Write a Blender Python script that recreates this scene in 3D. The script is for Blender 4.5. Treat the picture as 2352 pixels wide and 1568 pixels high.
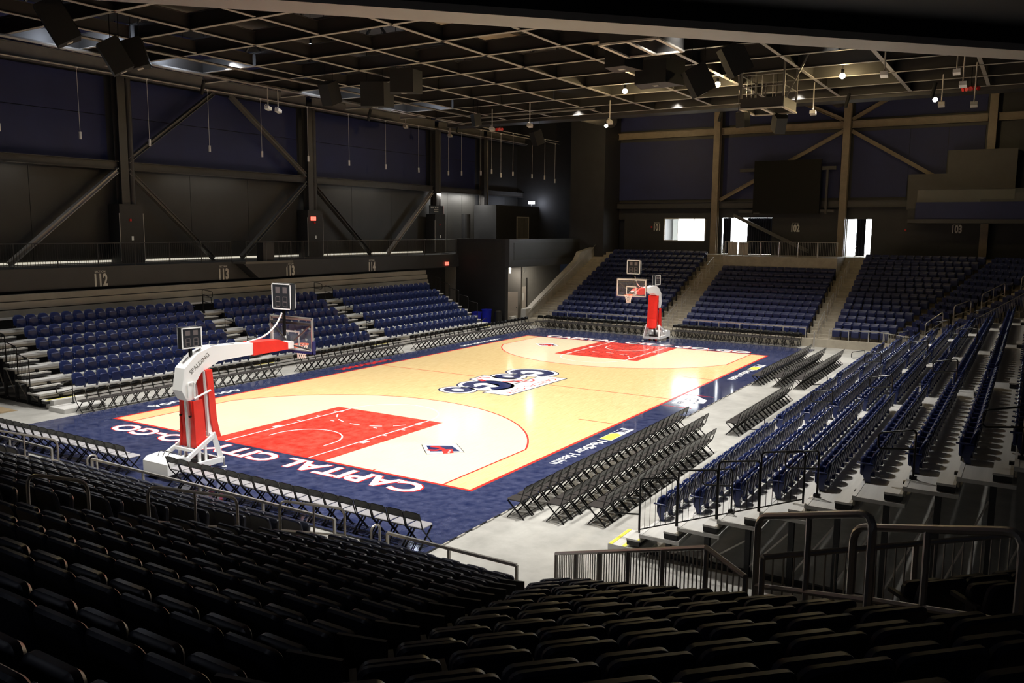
import bpy, math, random
from mathutils import Vector, Matrix
random.seed(7)
for o in list(bpy.data.objects): bpy.data.objects.remove(o)
SC = bpy.context.scene
COL = SC.collection
PI = math.pi
R2 = math.sqrt(2)

# ------------------------------------------------------------------ camera
CAM = Vector((-31.8646, -19.6423, 6.7421)); FPX = 1939.7
_d = Vector((0.84420361, 0.51956231, -0.13181526)); _r = Vector((0.52503865, -0.85103957, 0.00812836)); _u = Vector((0.10795682, 0.0760701, 0.99124097))
cd = bpy.data.cameras.new('camera'); cam = bpy.data.objects.new('camera', cd); COL.objects.link(cam)
cd.sensor_width = 36; cd.lens = FPX / 2352 * 36; cd.clip_start = 0.1; cd.clip_end = 300
cam.matrix_world = Matrix(((_r.x, _u.x, -_d.x, CAM.x), (_r.y, _u.y, -_d.y, CAM.y), (_r.z, _u.z, -_d.z, CAM.z), (0, 0, 0, 1)))
SC.camera = cam
def px(p):                                             # where a point falls in the photograph (only used to leave out unseen repeats)
    q = Vector(p) - CAM; z = q.dot(_d)
    if z < .2: return (-1e5, -1e5, z)
    return (1176 + FPX * q.dot(_r) / z, 784 - FPX * q.dot(_u) / z, z)
def seen(p, m=200):
    x, y, z = px(p); return z > .2 and -m < x < 2352 + m and -m < y < 1568 + m

# ------------------------------------------------------------------ world, exposure
w = bpy.data.worlds.new('world'); SC.world = w; w.use_nodes = True
w.node_tree.nodes['Background'].inputs[0].default_value = (.6, .7, 1, 1); w.node_tree.nodes['Background'].inputs[1].default_value = .010
vs = SC.view_settings; vs.view_transform = 'Standard'; vs.look = 'None'; vs.gamma = 1; vs.use_curve_mapping = False; vs.exposure = 0.0
COURT_W = 5200.0          # power of one court floodlight
WARM_W = 170.0            # power of one warm catwalk work lamp

# ------------------------------------------------------------------ materials
MATS = {}
def mat(name, col, rough=.6, metal=0, var=0, vscale=8, bump=0, spec=None, coat=0, emit=0, ecol=None, stretch=None, col2=None):
    m = bpy.data.materials.new(name); m.use_nodes = True; nt = m.node_tree; b = nt.nodes['Principled BSDF']
    b.inputs['Roughness'].default_value = rough; b.inputs['Metallic'].default_value = metal
    if spec is not None: b.inputs['Specular IOR Level'].default_value = spec
    if coat: b.inputs['Coat Weight'].default_value = coat; b.inputs['Coat Roughness'].default_value = .08
    c = (*col, 1)
    if var:
        tc = nt.nodes.new('ShaderNodeTexCoord'); mp = nt.nodes.new('ShaderNodeMapping')
        if stretch: mp.inputs['Scale'].default_value = stretch
        no = nt.nodes.new('ShaderNodeTexNoise'); no.inputs['Scale'].default_value = vscale; no.inputs['Detail'].default_value = 6; no.inputs['Roughness'].default_value = .65
        rp = nt.nodes.new('ShaderNodeValToRGB'); rp.color_ramp.elements[0].position = .32; rp.color_ramp.elements[1].position = .7
        k = 1 - var
        rp.color_ramp.elements[0].color = (*[x * k for x in col], 1) ; rp.color_ramp.elements[1].color = (*(col2 or [min(1, x * (1 + var)) for x in col]), 1)
        nt.links.new(tc.outputs['Object'], mp.inputs[0]); nt.links.new(mp.outputs[0], no.inputs['Vector']); nt.links.new(no.outputs[0], rp.inputs[0]); nt.links.new(rp.outputs[0], b.inputs['Base Color'])
        if bump:
            bp = nt.nodes.new('ShaderNodeBump'); bp.inputs['Strength'].default_value = bump; bp.inputs['Distance'].default_value = .02
            nt.links.new(no.outputs[0], bp.inputs['Height']); nt.links.new(bp.outputs[0], b.inputs['Normal'])
    else: b.inputs['Base Color'].default_value = c
    if emit: b.inputs['Emission Color'].default_value = (*(ecol or col), 1); b.inputs['Emission Strength'].default_value = emit
    MATS[name] = m; return m
M = MATS
mat('concrete', (.40, .39, .365), .38, var=.22, vscale=.9, bump=.04, col2=(.5, .49, .46))
mat('stand_concrete', (.40, .36, .29), .75, var=.14, vscale=2.2, bump=.05)
mat('apron', (.018, .028, .098), .075, var=.35, vscale=3.4, col2=(.065, .075, .15), spec=.55)
mat('wood', (.78, .55, .24), .13, var=.16, vscale=6, stretch=(.22, 5, 1), col2=(.90, .70, .37), spec=.45)
mat('wood_pale', (.80, .70, .48), .13, var=.07, vscale=5, stretch=(.28, 5, 1), spec=.5)
mat('key_red', (.68, .032, .02), .12, var=.12, vscale=3.2, col2=(.85, .10, .07), spec=.5)
mat('line_red', (.72, .03, .025), .25); mat('line_white', (.93, .93, .9), .25); mat('line_navy', (.016, .022, .09), .2, var=.25, vscale=4)
mat('logo_yellow', (.95, .72, .08), .3); mat('logo_black', (.012, .012, .02), .3); mat('logo_grey', (.25, .28, .27), .4)
mat('seam', (.008, .009, .014), .5)
mat('tele_plastic', (.012, .021, .085), .27, var=.12, vscale=14, spec=.36)
mat('tele_arm', (.016, .026, .10), .25); mat('tele_rib', (.012, .018, .06), .4)
mat('pad_back', (.014, .017, .036), .4, var=.15, vscale=20); mat('pad_seat', (.024, .027, .045), .34, var=.15, vscale=20); mat('pad_frame', (.01, .01, .012), .45)  # pad_seat is paler than pad_back to carry lamplight on the cushion tops
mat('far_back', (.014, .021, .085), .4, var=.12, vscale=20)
mat('deck_alu', (.60, .59, .57), .42, var=.1, vscale=1.5, stretch=(.3, 4, 1)); mat('deck_edge', (.78, .78, .78), .35, metal=.2); mat('deck_tan', (.36, .33, .27), .6, var=.1, vscale=3)
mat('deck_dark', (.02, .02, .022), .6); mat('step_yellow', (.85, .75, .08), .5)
mat('black_metal', (.007, .007, .008), .3, spec=.3); mat('black_vinyl', (.006, .006, .006), .24, spec=.25); mat('chair_pad', (.034, .03, .029), .6, var=.12, vscale=30, spec=.15)
mat('glare_pad', (.33, .32, .34), .42, var=.1, vscale=30)  # pale grey stands for floodlight glare on the near-row chair seats
mat('rail_steel', (.52, .50, .47), .3, metal=.6, var=.08, vscale=3); mat('rail_grey', (.42, .39, .36), .36, metal=.4)
mat('wall_black', (.026, .026, .027), .55, var=.12, vscale=1.2); mat('panel_black', (.03, .029, .027), .5, var=.14, vscale=.7)
mat('panel_navy', (.012, .018, .082), .6, var=.12, vscale=.6); mat('fascia', (.045, .047, .052), .5, var=.08, vscale=1)
mat('steel_dark', (.045, .043, .042), .4, var=.12, vscale=2); mat('steel_tan', (.24, .19, .13), .45, var=.15, vscale=2); mat('steel_grey', (.13, .125, .115), .42, var=.1, vscale=2); mat('flange_lit', (.30, .285, .26), .45); mat('web_shaded', (.03, .028, .026), .5)
mat('steel_pale', (.42, .40, .37), .4); mat('deck_roof', (.06, .052, .045), .7, var=.2, vscale=.5); mat('soffit_unlit', (.008, .008, .009), .7); mat('beam_pale', (.50, .46, .40), .55, var=.06, vscale=1)
mat('club_grey', (.075, .07, .064), .6, var=.08, vscale=1); mat('wall_grey', (.28, .27, .25), .6, var=.08, vscale=1); mat('door_pale', (.55, .50, .45), .5); mat('white_wall', (.75, .78, .78), .6)
mat('sign_white', (.62, .60, .54), .5, emit=.12); mat('number_white', (.72, .71, .66), .5)  # sign_white glows faintly even on plates and notices that are no lamps
mat('hoop_white', (.88, .88, .87), .35); mat('hoop_red', (.80, .03, .02), .42, var=.06, vscale=5); mat('hoop_navy', (.02, .022, .12), .4); mat('rim_orange', (.9, .13, .03), .35); mat('net_white', (.9, .86, .78), .7)
mat('rubber', (.015, .015, .015), .6); mat('screen_black', (.008, .0075, .006), .4, spec=.15); mat('led_face', (.03, .032, .036), .2); mat('led_seg', (.13, .11, .11), .5)
mat('bin_blue', (.02, .03, .55), .4); mat('bin_black', (.01, .01, .01), .4); mat('curtain', (.008, .01, .022), .8)
mat('lamp_white', (1, 1, 1), .5, emit=60); mat('lamp_cool', (.8, .85, 1), .5, emit=30); mat('lamp_warm', (1, .82, .45), .5, emit=160)
mat('exit_red', (1, .12, .08), .5, emit=3); mat('strip_glow', (1, .93, .75), .5, emit=.6); mat('daylight', (.93, .97, 1), .5, emit=14)
mat('pendant', (.7, .69, .68), .5); mat('speaker', (.008, .008, .008), .6, var=.2, vscale=30); mat('horn_red', (.5, .02, .015), .4)
mat('closed_grey', (.30, .285, .25), .5, var=.08, vscale=2)
mat('wood_ply', (.35, .26, .15), .7)
g = bpy.data.materials.new('glass'); g.use_nodes = True; gb = g.node_tree.nodes['Principled BSDF']
gb.inputs['Base Color'].default_value = (.9, .95, .95, 1); gb.inputs['Roughness'].default_value = .02; gb.inputs['Alpha'].default_value = .05; M['glass'] = g

# ------------------------------------------------------------------ mesh builder
class MB:
    def __init__(s): s.v = []; s.f = []
    def add(s, vs, fs):
        n = len(s.v); s.v += [tuple(p) for p in vs]; s.f += [tuple(i + n for i in q) for q in fs]; return s
    def box(s, x0, x1, y0, y1, z0, z1):
        return s.add([(x0, y0, z0), (x1, y0, z0), (x1, y1, z0), (x0, y1, z0), (x0, y0, z1), (x1, y0, z1), (x1, y1, z1), (x0, y1, z1)],
                     [(0, 3, 2, 1), (4, 5, 6, 7), (0, 1, 5, 4), (1, 2, 6, 5), (2, 3, 7, 6), (3, 0, 4, 7)])
    def beam(s, p, q, w, h, up=(0, 0, 1)):
        p = Vector(p); q = Vector(q); a = (q - p).normalized(); up = Vector(up)
        if abs(a.dot(up)) > .98: up = Vector((1, 0, 0))
        x = a.cross(up).normalized() * w / 2; y = x.cross(a).normalized() * h / 2
        vs = [p - x - y, p + x - y, p + x + y, p - x + y, q - x - y, q + x - y, q + x + y, q - x + y]
        return s.add(vs, [(3, 2, 1, 0), (4, 5, 6, 7), (0, 1, 5, 4), (1, 2, 6, 5), (2, 3, 7, 6), (3, 0, 4, 7)])
    def ibeam(s, p, q, w, h, t=.03):
        p = Vector(p); q = Vector(q); up = Vector((0, 0, h / 2 - t / 2))
        s.beam(p - up, q - up, w, t); s.beam(p + up, q + up, w, t); return s.beam(p, q, t, h - 2 * t)
    def tube(s, pts, r, n=8, caps=True):
        pts = [Vector(p) for p in pts]; L = len(pts); base = len(s.v); ref = Vector((0, 0, 1))
        for i, p in enumerate(pts):
            t = ((pts[min(i + 1, L - 1)] - p).normalized() + (p - pts[max(i - 1, 0)]).normalized()).normalized()
            up = ref if abs(t.dot(ref)) < .95 else Vector((1, 0, 0))
            x = t.cross(up).normalized(); y = x.cross(t)
            if i and x.dot(px_) < 0: x = -x; y = -y
            px_ = x
            for k in range(n):
                a = 2 * PI * k / n; s.v.append(tuple(p + (x * math.cos(a) + y * math.sin(a)) * r))
        for i in range(L - 1):
            for k in range(n):
                k2 = (k + 1) % n; s.f.append((base + i * n + k, base + i * n + k2, base + (i + 1) * n + k2, base + (i + 1) * n + k))
        if caps: s.f.append(tuple(base + k for k in range(n))[::-1]); s.f.append(tuple(base + (L - 1) * n + k for k in range(n)))
        return s
    def cyl(s, p, q, r, n=12, r2=None):
        p = Vector(p); q = Vector(q); t = (q - p).normalized(); up = Vector((0, 0, 1)) if abs(t.z) < .95 else Vector((1, 0, 0))
        x = t.cross(up).normalized(); y = x.cross(t); b = len(s.v); r2 = r if r2 is None else r2
        for c, rr in ((p, r), (q, r2)):
            for k in range(n): a = 2 * PI * k / n; s.v.append(tuple(c + (x * math.cos(a) + y * math.sin(a)) * rr))
        for k in range(n): s.f.append((b + k, b + (k + 1) % n, b + n + (k + 1) % n, b + n + k))
        s.f.append(tuple(b + k for k in range(n))[::-1]); s.f.append(tuple(b + n + k for k in range(n))); return s
    def prism(s, poly, vec):
        n = len(poly); vec = Vector(vec); a = [Vector(p) for p in poly]
        nrm = sum(((a[i] - a[0]).cross(a[(i + 1) % n] - a[0]) for i in range(n)), Vector())
        if nrm.dot(vec) > 0: a = a[::-1]
        fs = [tuple(range(n)), tuple(range(2 * n - 1, n - 1, -1))] + [((i + 1) % n, i, i + n, (i + 1) % n + n) for i in range(n)]
        return s.add(a + [p + vec for p in a], fs)
    def panel(s, wid, hei, thk, r, fn, e=.012, seg=3, rb=None):
        """rounded panel; outline in (a,b), thickness c, mapped to 3-D by fn(a,b,c)"""
        rb = r if rb is None else rb; pts = []
        for cx, cy, a0, rr in ((wid / 2 - r, hei - r, 0, r), (-wid / 2 + r, hei - r, PI / 2, r), (-wid / 2 + rb, rb, PI, rb), (wid / 2 - rb, rb, 1.5 * PI, rb)):
            for k in range(seg + 1):
                a = a0 + PI / 2 * k / seg; pts.append((cx + rr * math.cos(a), cy + rr * math.sin(a)))
        n = len(pts); b = len(s.v); kx = (wid - 2 * e) / wid; ky = (hei - 2 * e) / hei
        for ins, c in ((1, 0), (0, e), (0, thk - e), (1, thk)):
            for (x, y) in pts:
                if ins: x *= kx; y = (y - hei / 2) * ky + hei / 2
                s.v.append(tuple(fn(x, y, c)))
        for l in range(3):
            for k in range(n): k2 = (k + 1) % n; s.f.append((b + l * n + k, b + l * n + k2, b + (l + 1) * n + k2, b + (l + 1) * n + k))
        s.f.append(tuple(b + k for k in range(n))[::-1]); s.f.append(tuple(b + 3 * n + k for k in range(n))); return s
    def mesh(s, name, m, smooth=False):
        me = bpy.data.meshes.new(name); me.from_pydata(s.v, [], s.f); me.materials.append(M[m])
        if smooth: me.polygons.foreach_set('use_smooth', [True] * len(me.polygons)); 
        if smooth: me.set_sharp_from_angle(angle=.7)
        me.update(); return me
    def build(s, name, m, parent=None, smooth=False, **tags):
        return link(name, s.mesh(name, m, smooth), parent, **tags)
def link(name, me, parent=None, mw=None, **tags):
    o = bpy.data.objects.new(name, me); COL.objects.link(o)
    if parent: o.parent = parent
    if mw is not None: o.matrix_world = mw
    for k, v in tags.items(): o[{'cat': 'category'}.get(k, k)] = v
    return o
def thing(name, label, cat, loc=(0, 0, 0), rz=0, group=None):
    o = bpy.data.objects.new(name, None); COL.objects.link(o); o.empty_display_size = .1
    o.location = loc; o.rotation_euler = (0, 0, rz); o['label'] = label; o['category'] = cat
    if group: o['group'] = group
    return o
def struct(name, mb, m, label=None, **kw):
    o = mb.build(name, m, **kw); o['kind'] = 'structure'
    if label: o['label'] = label; o['category'] = 'structure'
    return o
def sempty(name, label=None):
    o = bpy.data.objects.new(name, None); COL.objects.link(o); o['kind'] = 'structure'
    if label: o['label'] = label; o['category'] = 'structure'
    return o
def stamp(parts, name, label, cat, loc, rz, group):
    """one thing from a prototype: parts = [(name, mesh, [(subname, submesh), ...]), ...]"""
    t = thing(name, label, cat, loc, rz, group)
    for pn, me, subs in parts:
        o = bpy.data.objects.new(pn, me); COL.objects.link(o); o.parent = t
        for sn, sm in subs:
            q = bpy.data.objects.new(sn, sm); COL.objects.link(q); q.parent = o
    return t
def text_mesh(txt, size, m, off=0, extrude=.001, sx=1.0, spacing=1.0):
    c = bpy.data.curves.new('lettering', 'FONT'); c.body = txt; c.size = size; c.align_x = 'CENTER'; c.align_y = 'CENTER'; c.offset = off; c.extrude = extrude; c.space_character = spacing; c.resolution_u = 3
    o = bpy.data.objects.new('lettering', c); COL.objects.link(o); bpy.context.view_layer.update()
    me = bpy.data.meshes.new_from_object(o.evaluated_get(bpy.context.evaluated_depsgraph_get()))
    bpy.data.objects.remove(o); bpy.data.curves.remove(c)
    if sx != 1: me.transform(Matrix.Diagonal((sx, 1, 1, 1)))
    me.materials.clear(); me.materials.append(M[m]); return me
def text(name, txt, size, m, parent, pos, right, up, **kw):
    """lettering: right and up are the reading directions in the world"""
    fit = kw.pop('fit', None); me = text_mesh(txt, size, m, **kw)
    if fit:
        xs = [v.co.x for v in me.vertices]; me.transform(Matrix.Diagonal((fit / (max(xs) - min(xs)), 1, 1, 1)))
    r = Vector(right); u = Vector(up); n = r.cross(u)
    mw = Matrix(((r.x, u.x, n.x, pos[0]), (r.y, u.y, n.y, pos[1]), (r.z, u.z, n.z, pos[2]), (0, 0, 0, 1)))
    o = bpy.data.objects.new(name, me); COL.objects.link(o)
    if parent: o.parent = parent
    o.matrix_local = mw; return o
ORD = ['first', 'second', 'third', 'fourth', 'fifth', 'sixth', 'seventh', 'eighth', 'ninth', 'tenth', 'eleventh', 'twelfth', 'thirteenth', 'fourteenth', 'fifteenth', 'sixteenth', 'seventeenth', 'eighteenth', 'nineteenth', 'twentieth']
def ordi(i): return ORD[i] if i < 20 else ('twenty-' + ORD[i - 20] if i < 29 else 'thirtieth' if i == 29 else 'thirty-' + ORD[i - 30])
def arc(cx, cy, r, a0, a1, n=24): return [(cx + r * math.cos(a0 + (a1 - a0) * k / n), cy + r * math.sin(a0 + (a1 - a0) * k / n)) for k in range(n + 1)]
def ribbon(mb, pts, wd, z, h=.0015):
    L = len(pts); P = [Vector((x, y)) for x, y in pts]; lo = []; hi = []
    for i, p in enumerate(P):
        t = (P[min(i + 1, L - 1)] - P[max(i - 1, 0)]).normalized(); nn = Vector((-t.y, t.x)) * wd / 2; lo.append(p - nn); hi.append(p + nn)
    b = len(mb.v)
    for i in range(L): mb.v += [(lo[i].x, lo[i].y, z), (hi[i].x, hi[i].y, z), (lo[i].x, lo[i].y, z + h), (hi[i].x, hi[i].y, z + h)]
    for i in range(L - 1):
        a = b + 4 * i; c = a + 4; mb.f += [(a + 2, c + 2, c + 3, a + 3), (a, c, c + 2, a + 2), (a + 1, a + 3, c + 3, c + 1)]
    return mb
def plate(mb, pts, z, h=.0015): return mb.prism([(x, y, z) for x, y in pts], (0, 0, h))
def round_path(pts, r=.1, n=4):
    """polyline with rounded corners"""
    P = [Vector(p) for p in pts]; out = [P[0]]
    for i in range(1, len(P) - 1):
        a = (P[i - 1] - P[i]); b = (P[i + 1] - P[i]); k = min(r, a.length * .49, b.length * .49); s = P[i] + a.normalized() * k; e = P[i] + b.normalized() * k
        for j in range(n + 1):
            t = j / n; out.append(s * (1 - t) ** 2 + P[i] * 2 * t * (1 - t) + e * t * t)
    return out + [P[-1]]

# ------------------------------------------------------------------ court floodlights (fixtures hang between the ceiling beams)
def spot(name, loc, target, power, angle, blend, col=(1, 1, 1), size=.2, parent=None):
    l = bpy.data.lights.new(name, 'SPOT'); l.energy = power; l.spot_size = math.radians(angle); l.spot_blend = blend; l.color = col; l.shadow_soft_size = size
    o = bpy.data.objects.new(name, l); COL.objects.link(o); o.location = loc
    o.rotation_euler = (Vector(target) - Vector(loc)).to_track_quat('-Z', 'Y').to_euler(); return o
def area(name, loc, target, power, sx, sy, col=(1, 1, 1)):
    l = bpy.data.lights.new(name, 'AREA'); l.energy = power; l.shape = 'RECTANGLE'; l.size = sx; l.size_y = sy; l.color = col
    o = bpy.data.objects.new(name, l); COL.objects.link(o); o.location = loc
    o.rotation_euler = (Vector(target) - Vector(loc)).to_track_quat('-Z', 'Y').to_euler(); return o
FLOOD = [(x, y, x * .93, y * .9 + .1, .5, 92) for x in (-11.3, -3.2, 3.2, 11.3) for y in (-8.6, -1.2, 6.2)]
FLOOD += [(x, -12.4, x * .95, -8.6, 1.45, 106) for x in (-12.8, -4.8, 4.8, 12.8)] + [(x, 12.6, x * .95, 6.0, 1.15, 96) for x in (-12.8, -4.8, 4.8, 12.8)] + [(-18.6, y, -13.5, y * .6, 1.1, 84) for y in (-9, -2, 5.5)] + [(16.6, y, 16.0, y * .8, .75, 92) for y in (-8.0, -1.0, 5.6)]
hous = MB().cyl((0, 0, .12), (0, 0, .75), .30, 14, .22).mesh('housing', 'speaker', True)
lens = MB().cyl((0, 0, .42), (0, 0, .44), .24, 14).mesh('lens', 'lamp_white'); yoke = MB().tube([(0, -.34, .45), (0, -.34, .95), (0, .34, .95), (0, .34, .45)], .025, 6).mesh('yoke', 'black_metal')
for i, (x, y, ax, ay, pw, an) in enumerate(FLOOD):
    stamp([('housing', hous, [('lens', lens)]), ('yoke', yoke, [])], 'court_floodlight', 'black round court floodlight hung between the ceiling beams, %s of the set' % ordi(i), 'floodlight', (x, y, 14.3), 0, 'court floodlights')
    spot('court_light', (x, y, 14.35), (ax, ay, 0), COURT_W * pw, an, .9, (1, .97, .91), .28)
# ================================================================== STRUCTURE
FZ = -.05                                   # arena slab; the portable court's top is z = 0
struct('floor', MB().box(-46, 46, -30, 26, -.35, FZ), 'concrete')
CZ = 4.95                                   # concourse level

# ---- left side: concourse slab with fascia, wall of panels, steel frame
struct('balcony_slab', MB().box(-26, 20, 17, 24, 3.95, 4.88), 'fascia', 'dark grey concourse balcony edge carrying the white section numbers')
struct('wall_left_lower', MB().box(-26, 20, 18.2, 18.5, FZ, 3.95), 'wall_black')
wl = sempty('wall_left'); cols = [-18.2, -5.3, 7.6, 20.9, 27.6]
MB().box(-26, 40, 20.5, 20.8, 4.88, 18).build('backing', 'wall_black', wl)
xs = [-26] + cols + [40]
for a, b in zip(xs[:-1], xs[1:]):
    n = 3; step = (b - a - .8) / n
    for k in range(n): MB().box(a + .4 + k * step + .012, a + .4 + (k + 1) * step - .012, 20.42, 20.5, 4.95, 9.5).build('panel', 'panel_black', wl)
    for z0, z1 in ((10.0, 12.2), (12.23, 14.1), (14.7, 16.9)):
        if a < 21: MB().box(a + .4, b - .4, 20.42, 20.5, z0, z1).build('panel', 'panel_navy', wl)
for x in cols:
    t = thing('steel_column', 'dark wide-flange column and drain pipe at the wall, %s along the concourse' % ordi(cols.index(x)), 'column', (x, 19.9, 4.88), 0, 'wall columns')
    m = MB(); m.box(-.22, .22, -.24, -.20, 0, 9.5); m.box(-.22, .22, .20, .24, 0, 9.5); m.box(-.02, .02, -.2, .2, 0, 9.5); m.build('flanges', 'steel_dark', t)
    MB().cyl((.48, -.05, 2.9), (.48, -.05, 9.5), .16, 14).build('pipe', 'steel_dark', t, True)
    MB().box(-.55, .75, -.45, .42, 0, 2.95).build('enclosure', 'wall_black', t)
    MB().box(-.58, -.55, -.46, -.42, .1, 2.5).build('corner_guard', 'steel_pale', t); MB().box(.75, .78, -.46, -.42, .1, 2.5).build('corner_guard', 'steel_pale', t)
    MB().box(.05, .15, -.48, -.45, 1.15, 1.35).build('switch_plate', 'sign_white', t)
    MB().box(-.03, .07, -.5, -.45, 2.1, 2.22).build('alarm_strobe', 'horn_red', t)
for i, (a, b) in enumerate(zip(xs[:-1], xs[1:])):
    struct('trim_%d' % (i + 1), MB().ibeam((a + .25, 19.9, 9.75), (b - .25, 19.9, 9.75), .35, .42), 'steel_dark')
    struct('trim_%d' % (i + 11), MB().ibeam((a + .25, 19.7, 14.45), (b - .25, 19.7, 14.45), .4, .7), 'steel_grey')
def brace(p, q, lab, m='steel_dark', wd=.3, h=.26): MB().ibeam(p, q, wd, h, .025).build('diagonal_brace', m, label=lab, cat='brace', group='steel diagonal braces')
brace((-5.0, 19.85, 9.5), (.1, 19.85, 4.95), 'dark diagonal brace falling from first wall column to balcony floor', 'steel_grey')
brace((7.3, 19.85, 9.5), (2.0, 19.85, 4.95), 'dark diagonal brace rising to second wall column, above sign 113', 'steel_grey')
brace((-5.6, 19.85, 9.5), (-11.2, 19.85, 4.95), 'bright-edged diagonal brace falling away from the first column', 'steel_pale')  # pale steel stands in for lamplight along this brace's edges
brace((7.9, 19.85, 9.5), (13.4, 19.85, 4.95), 'dark diagonal brace falling past the EXIT sign', 'steel_dark')
brace((20.5, 19.85, 9.5), (15.2, 19.85, 4.95), 'bright-edged diagonal brace falling back from the third column', 'steel_pale')  # pale again for the lamplight on its edges
brace((-5.0, 19.85, 10.0), (.5, 19.85, 14.1), 'upper diagonal brace on navy panels rising from first column', 'steel_grey')
brace((1.6, 19.85, 14.1), (7.3, 19.85, 10.0), 'upper diagonal brace on navy panels falling to second column', 'steel_grey')
struct('trim_30', MB().box(-20, 20, 20.36, 20.42, 4.92, 5.02), 'strip_glow', 'glowing strip along the foot of the concourse wall')
MB().tube([(-20, 19.45, 14.12), (36, 19.45, 14.2)], .035, 6).build('lighting_conduit', 'steel_pale', label='thin grey conduit running under the wall beam above the pendants', cat='conduit')

def guard(name, label, P, h, post=1.5, mat_='rail_steel', r=.024, bal=.11, group=None, br=.009, bottom=.1, cat='railing'):
    """picket guard along the polyline P (points on its base line)"""
    t = thing(name, label, cat, (0, 0, 0), 0, group); bm_ = MB()
    for a, b in zip(P[:-1], P[1:]):
        a = Vector(a); b = Vector(b); L = (b - a).length; up = Vector((0, 0, h)); lo = Vector((0, 0, bottom))
        MB().tube([a + up, b + up], r, 8).build('top_rail', mat_, t, True); MB().tube([a + lo, b + lo], r * .7, 6).build('bottom_rail', mat_, t, True)
        n = max(1, round(L / post))
        for k in range(n + 1):
            if k == 0 and a != Vector(P[0]): continue
            p = a.lerp(b, k / n); MB().tube([p, p + up], r, 6).build('post', mat_, t)
        n = int(L / bal)
        for k in range(1, n):
            p = a.lerp(b, k / n); bm_.tube([p + lo, p + up], br, 4, False)
    if bm_.v: bm_.build('balusters', mat_, t)['kind'] = 'stuff'
    return t
guard('balcony_railing', 'dark picket railing along the concourse balcony edge', [(-20, 17.12, 4.88), (-1.0, 17.12, 4.88)], 1.07, 1.9, 'steel_dark', .022)
guard('balcony_railing', 'dark picket railing between the camera platform and corner block', [(2.4, 17.12, 4.88), (19.9, 17.12, 4.88)], 1.07, 1.9, 'steel_dark', .022)
# media platform cantilevered over the fascia
t = thing('camera_platform', 'small railed camera platform jutting out over the second stand', 'platform', (.7, 16.2, 4.0))
MB().box(-1.7, 1.7, -.2, .78, .78, .9).build('deck', 'steel_grey', t); MB().prism([(-1.6, .75, .78), (1.6, .75, .78), (1.1, .75, 0), (-.6, .75, 0)], (0, -.7, 0)).build('bracket', 'fascia', t)
for x in (-1.6, -.2, 1.6): MB().tube([(x, -.15, .9), (x, -.15, 1.95)], .02, 6).build('post', 'steel_dark', t)
MB().tube([(-1.6, .8, 1.95), (-1.6, -.15, 1.95), (1.6, -.15, 1.95), (1.6, .8, 1.95)], .022, 6).build('top_rail', 'steel_dark', t)
MB().box(-.2, .6, .1, .6, .9, 1.9).build('equipment_box', 'wall_black', t); MB().box(.62, .66, .2, .5, 1.2, 1.8).build('box_label', 'steel_pale', t)
for txt, xx in (('112', -8.62), ('113', -1.64), ('113', 3.1), ('114', 10.2)):
    lab = {'112': 'white SECTION 112 sign on the balcony fascia below the first column', '114': 'white SECTION 114 sign on the balcony fascia by the corner'}.get(txt, 'white SECTION 113 sign %s the camera platform' % ('a little before' if xx < 0 else 'half hidden by'))
    t = thing('section_number', lab, 'sign', (xx, 16.995, 4.25), 0, 'section numbers')
    text('numeral', txt, .78, 'number_white', t, (0, 0, -.02), (1, 0, 0), (0, 0, 1), off=.028, sx=.62, extrude=.004)
    text('caption', 'SECTION', .13, 'number_white', t, (0, 0, .40), (1, 0, 0), (0, 0, 1), extrude=.004)
def exit_sign(loc, rz, lab):
    t = thing('exit_sign', lab, 'sign', loc, rz); MB().box(-.2, .2, -.03, .03, -.12, .12).build('body', 'exit_red', t)
    text('legend', 'EXIT', .2, 'sign_white', t, (0, -.034, 0), (1, 0, 0), (0, 0, 1), off=.004)
exit_sign((18.45, 16.95, 4.2), 0, 'glowing red EXIT sign on the fascia beside SECTION 114'); exit_sign((7.5, 19.42, 7.3), 0, 'glowing red EXIT sign on the second column enclosure')
# pendants
rod = MB().cyl((0, 0, .32), (0, 0, 3.3), .012, 6).mesh('rod', 'pendant'); cyl_ = MB().cyl((0, 0, 0), (0, 0, .34), .065, 12).mesh('cylinder', 'pendant', True); cap = MB().cyl((0, 0, 3.26), (0, 0, 3.34), .06, 10).mesh('canopy', 'pendant', True)
PEND = [(-11.4 + 3.72 * k, 19.45, 10.82) for k in range(10)] + [(23.84, 19.45, 10.9)] + [(21.7, 16.2, 10.72), (23.2, 16.2, 10.92), (24.5, 16.2, 10.72), (26.3, 16.2, 10.92), (29.3, 16.2, 10.92), (31.4, 16.2, 10.92), (33.2, 16.2, 10.72)]
for zz, nm in ((14.06, 'lower'), (14.26, 'upper')):
    t = thing('lighting_conduit', 'thin grey %s conduit carrying pendants over the corner block' % nm, 'conduit'); MB().tube([(21, 16.2, zz), (33.9, 16.2, zz)], .03, 6).build('pipe', 'steel_pale', t)
    for x in (22, 27.5, 33): MB().tube([(x + (zz - 14), 16.2, zz), (x + (zz - 14), 16.2, 17.6)], .01, 5).build('hanger', 'black_metal', t)
for i, p in enumerate(PEND): stamp([('rod', rod, []), ('cylinder', cyl_, []), ('canopy', cap, [])], 'pendant_light', 'white cylinder pendant on a long thin rod, %s from the near end of the row' % ordi(i), 'pendant lamp', p, 0, 'pendant cylinders')

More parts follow.
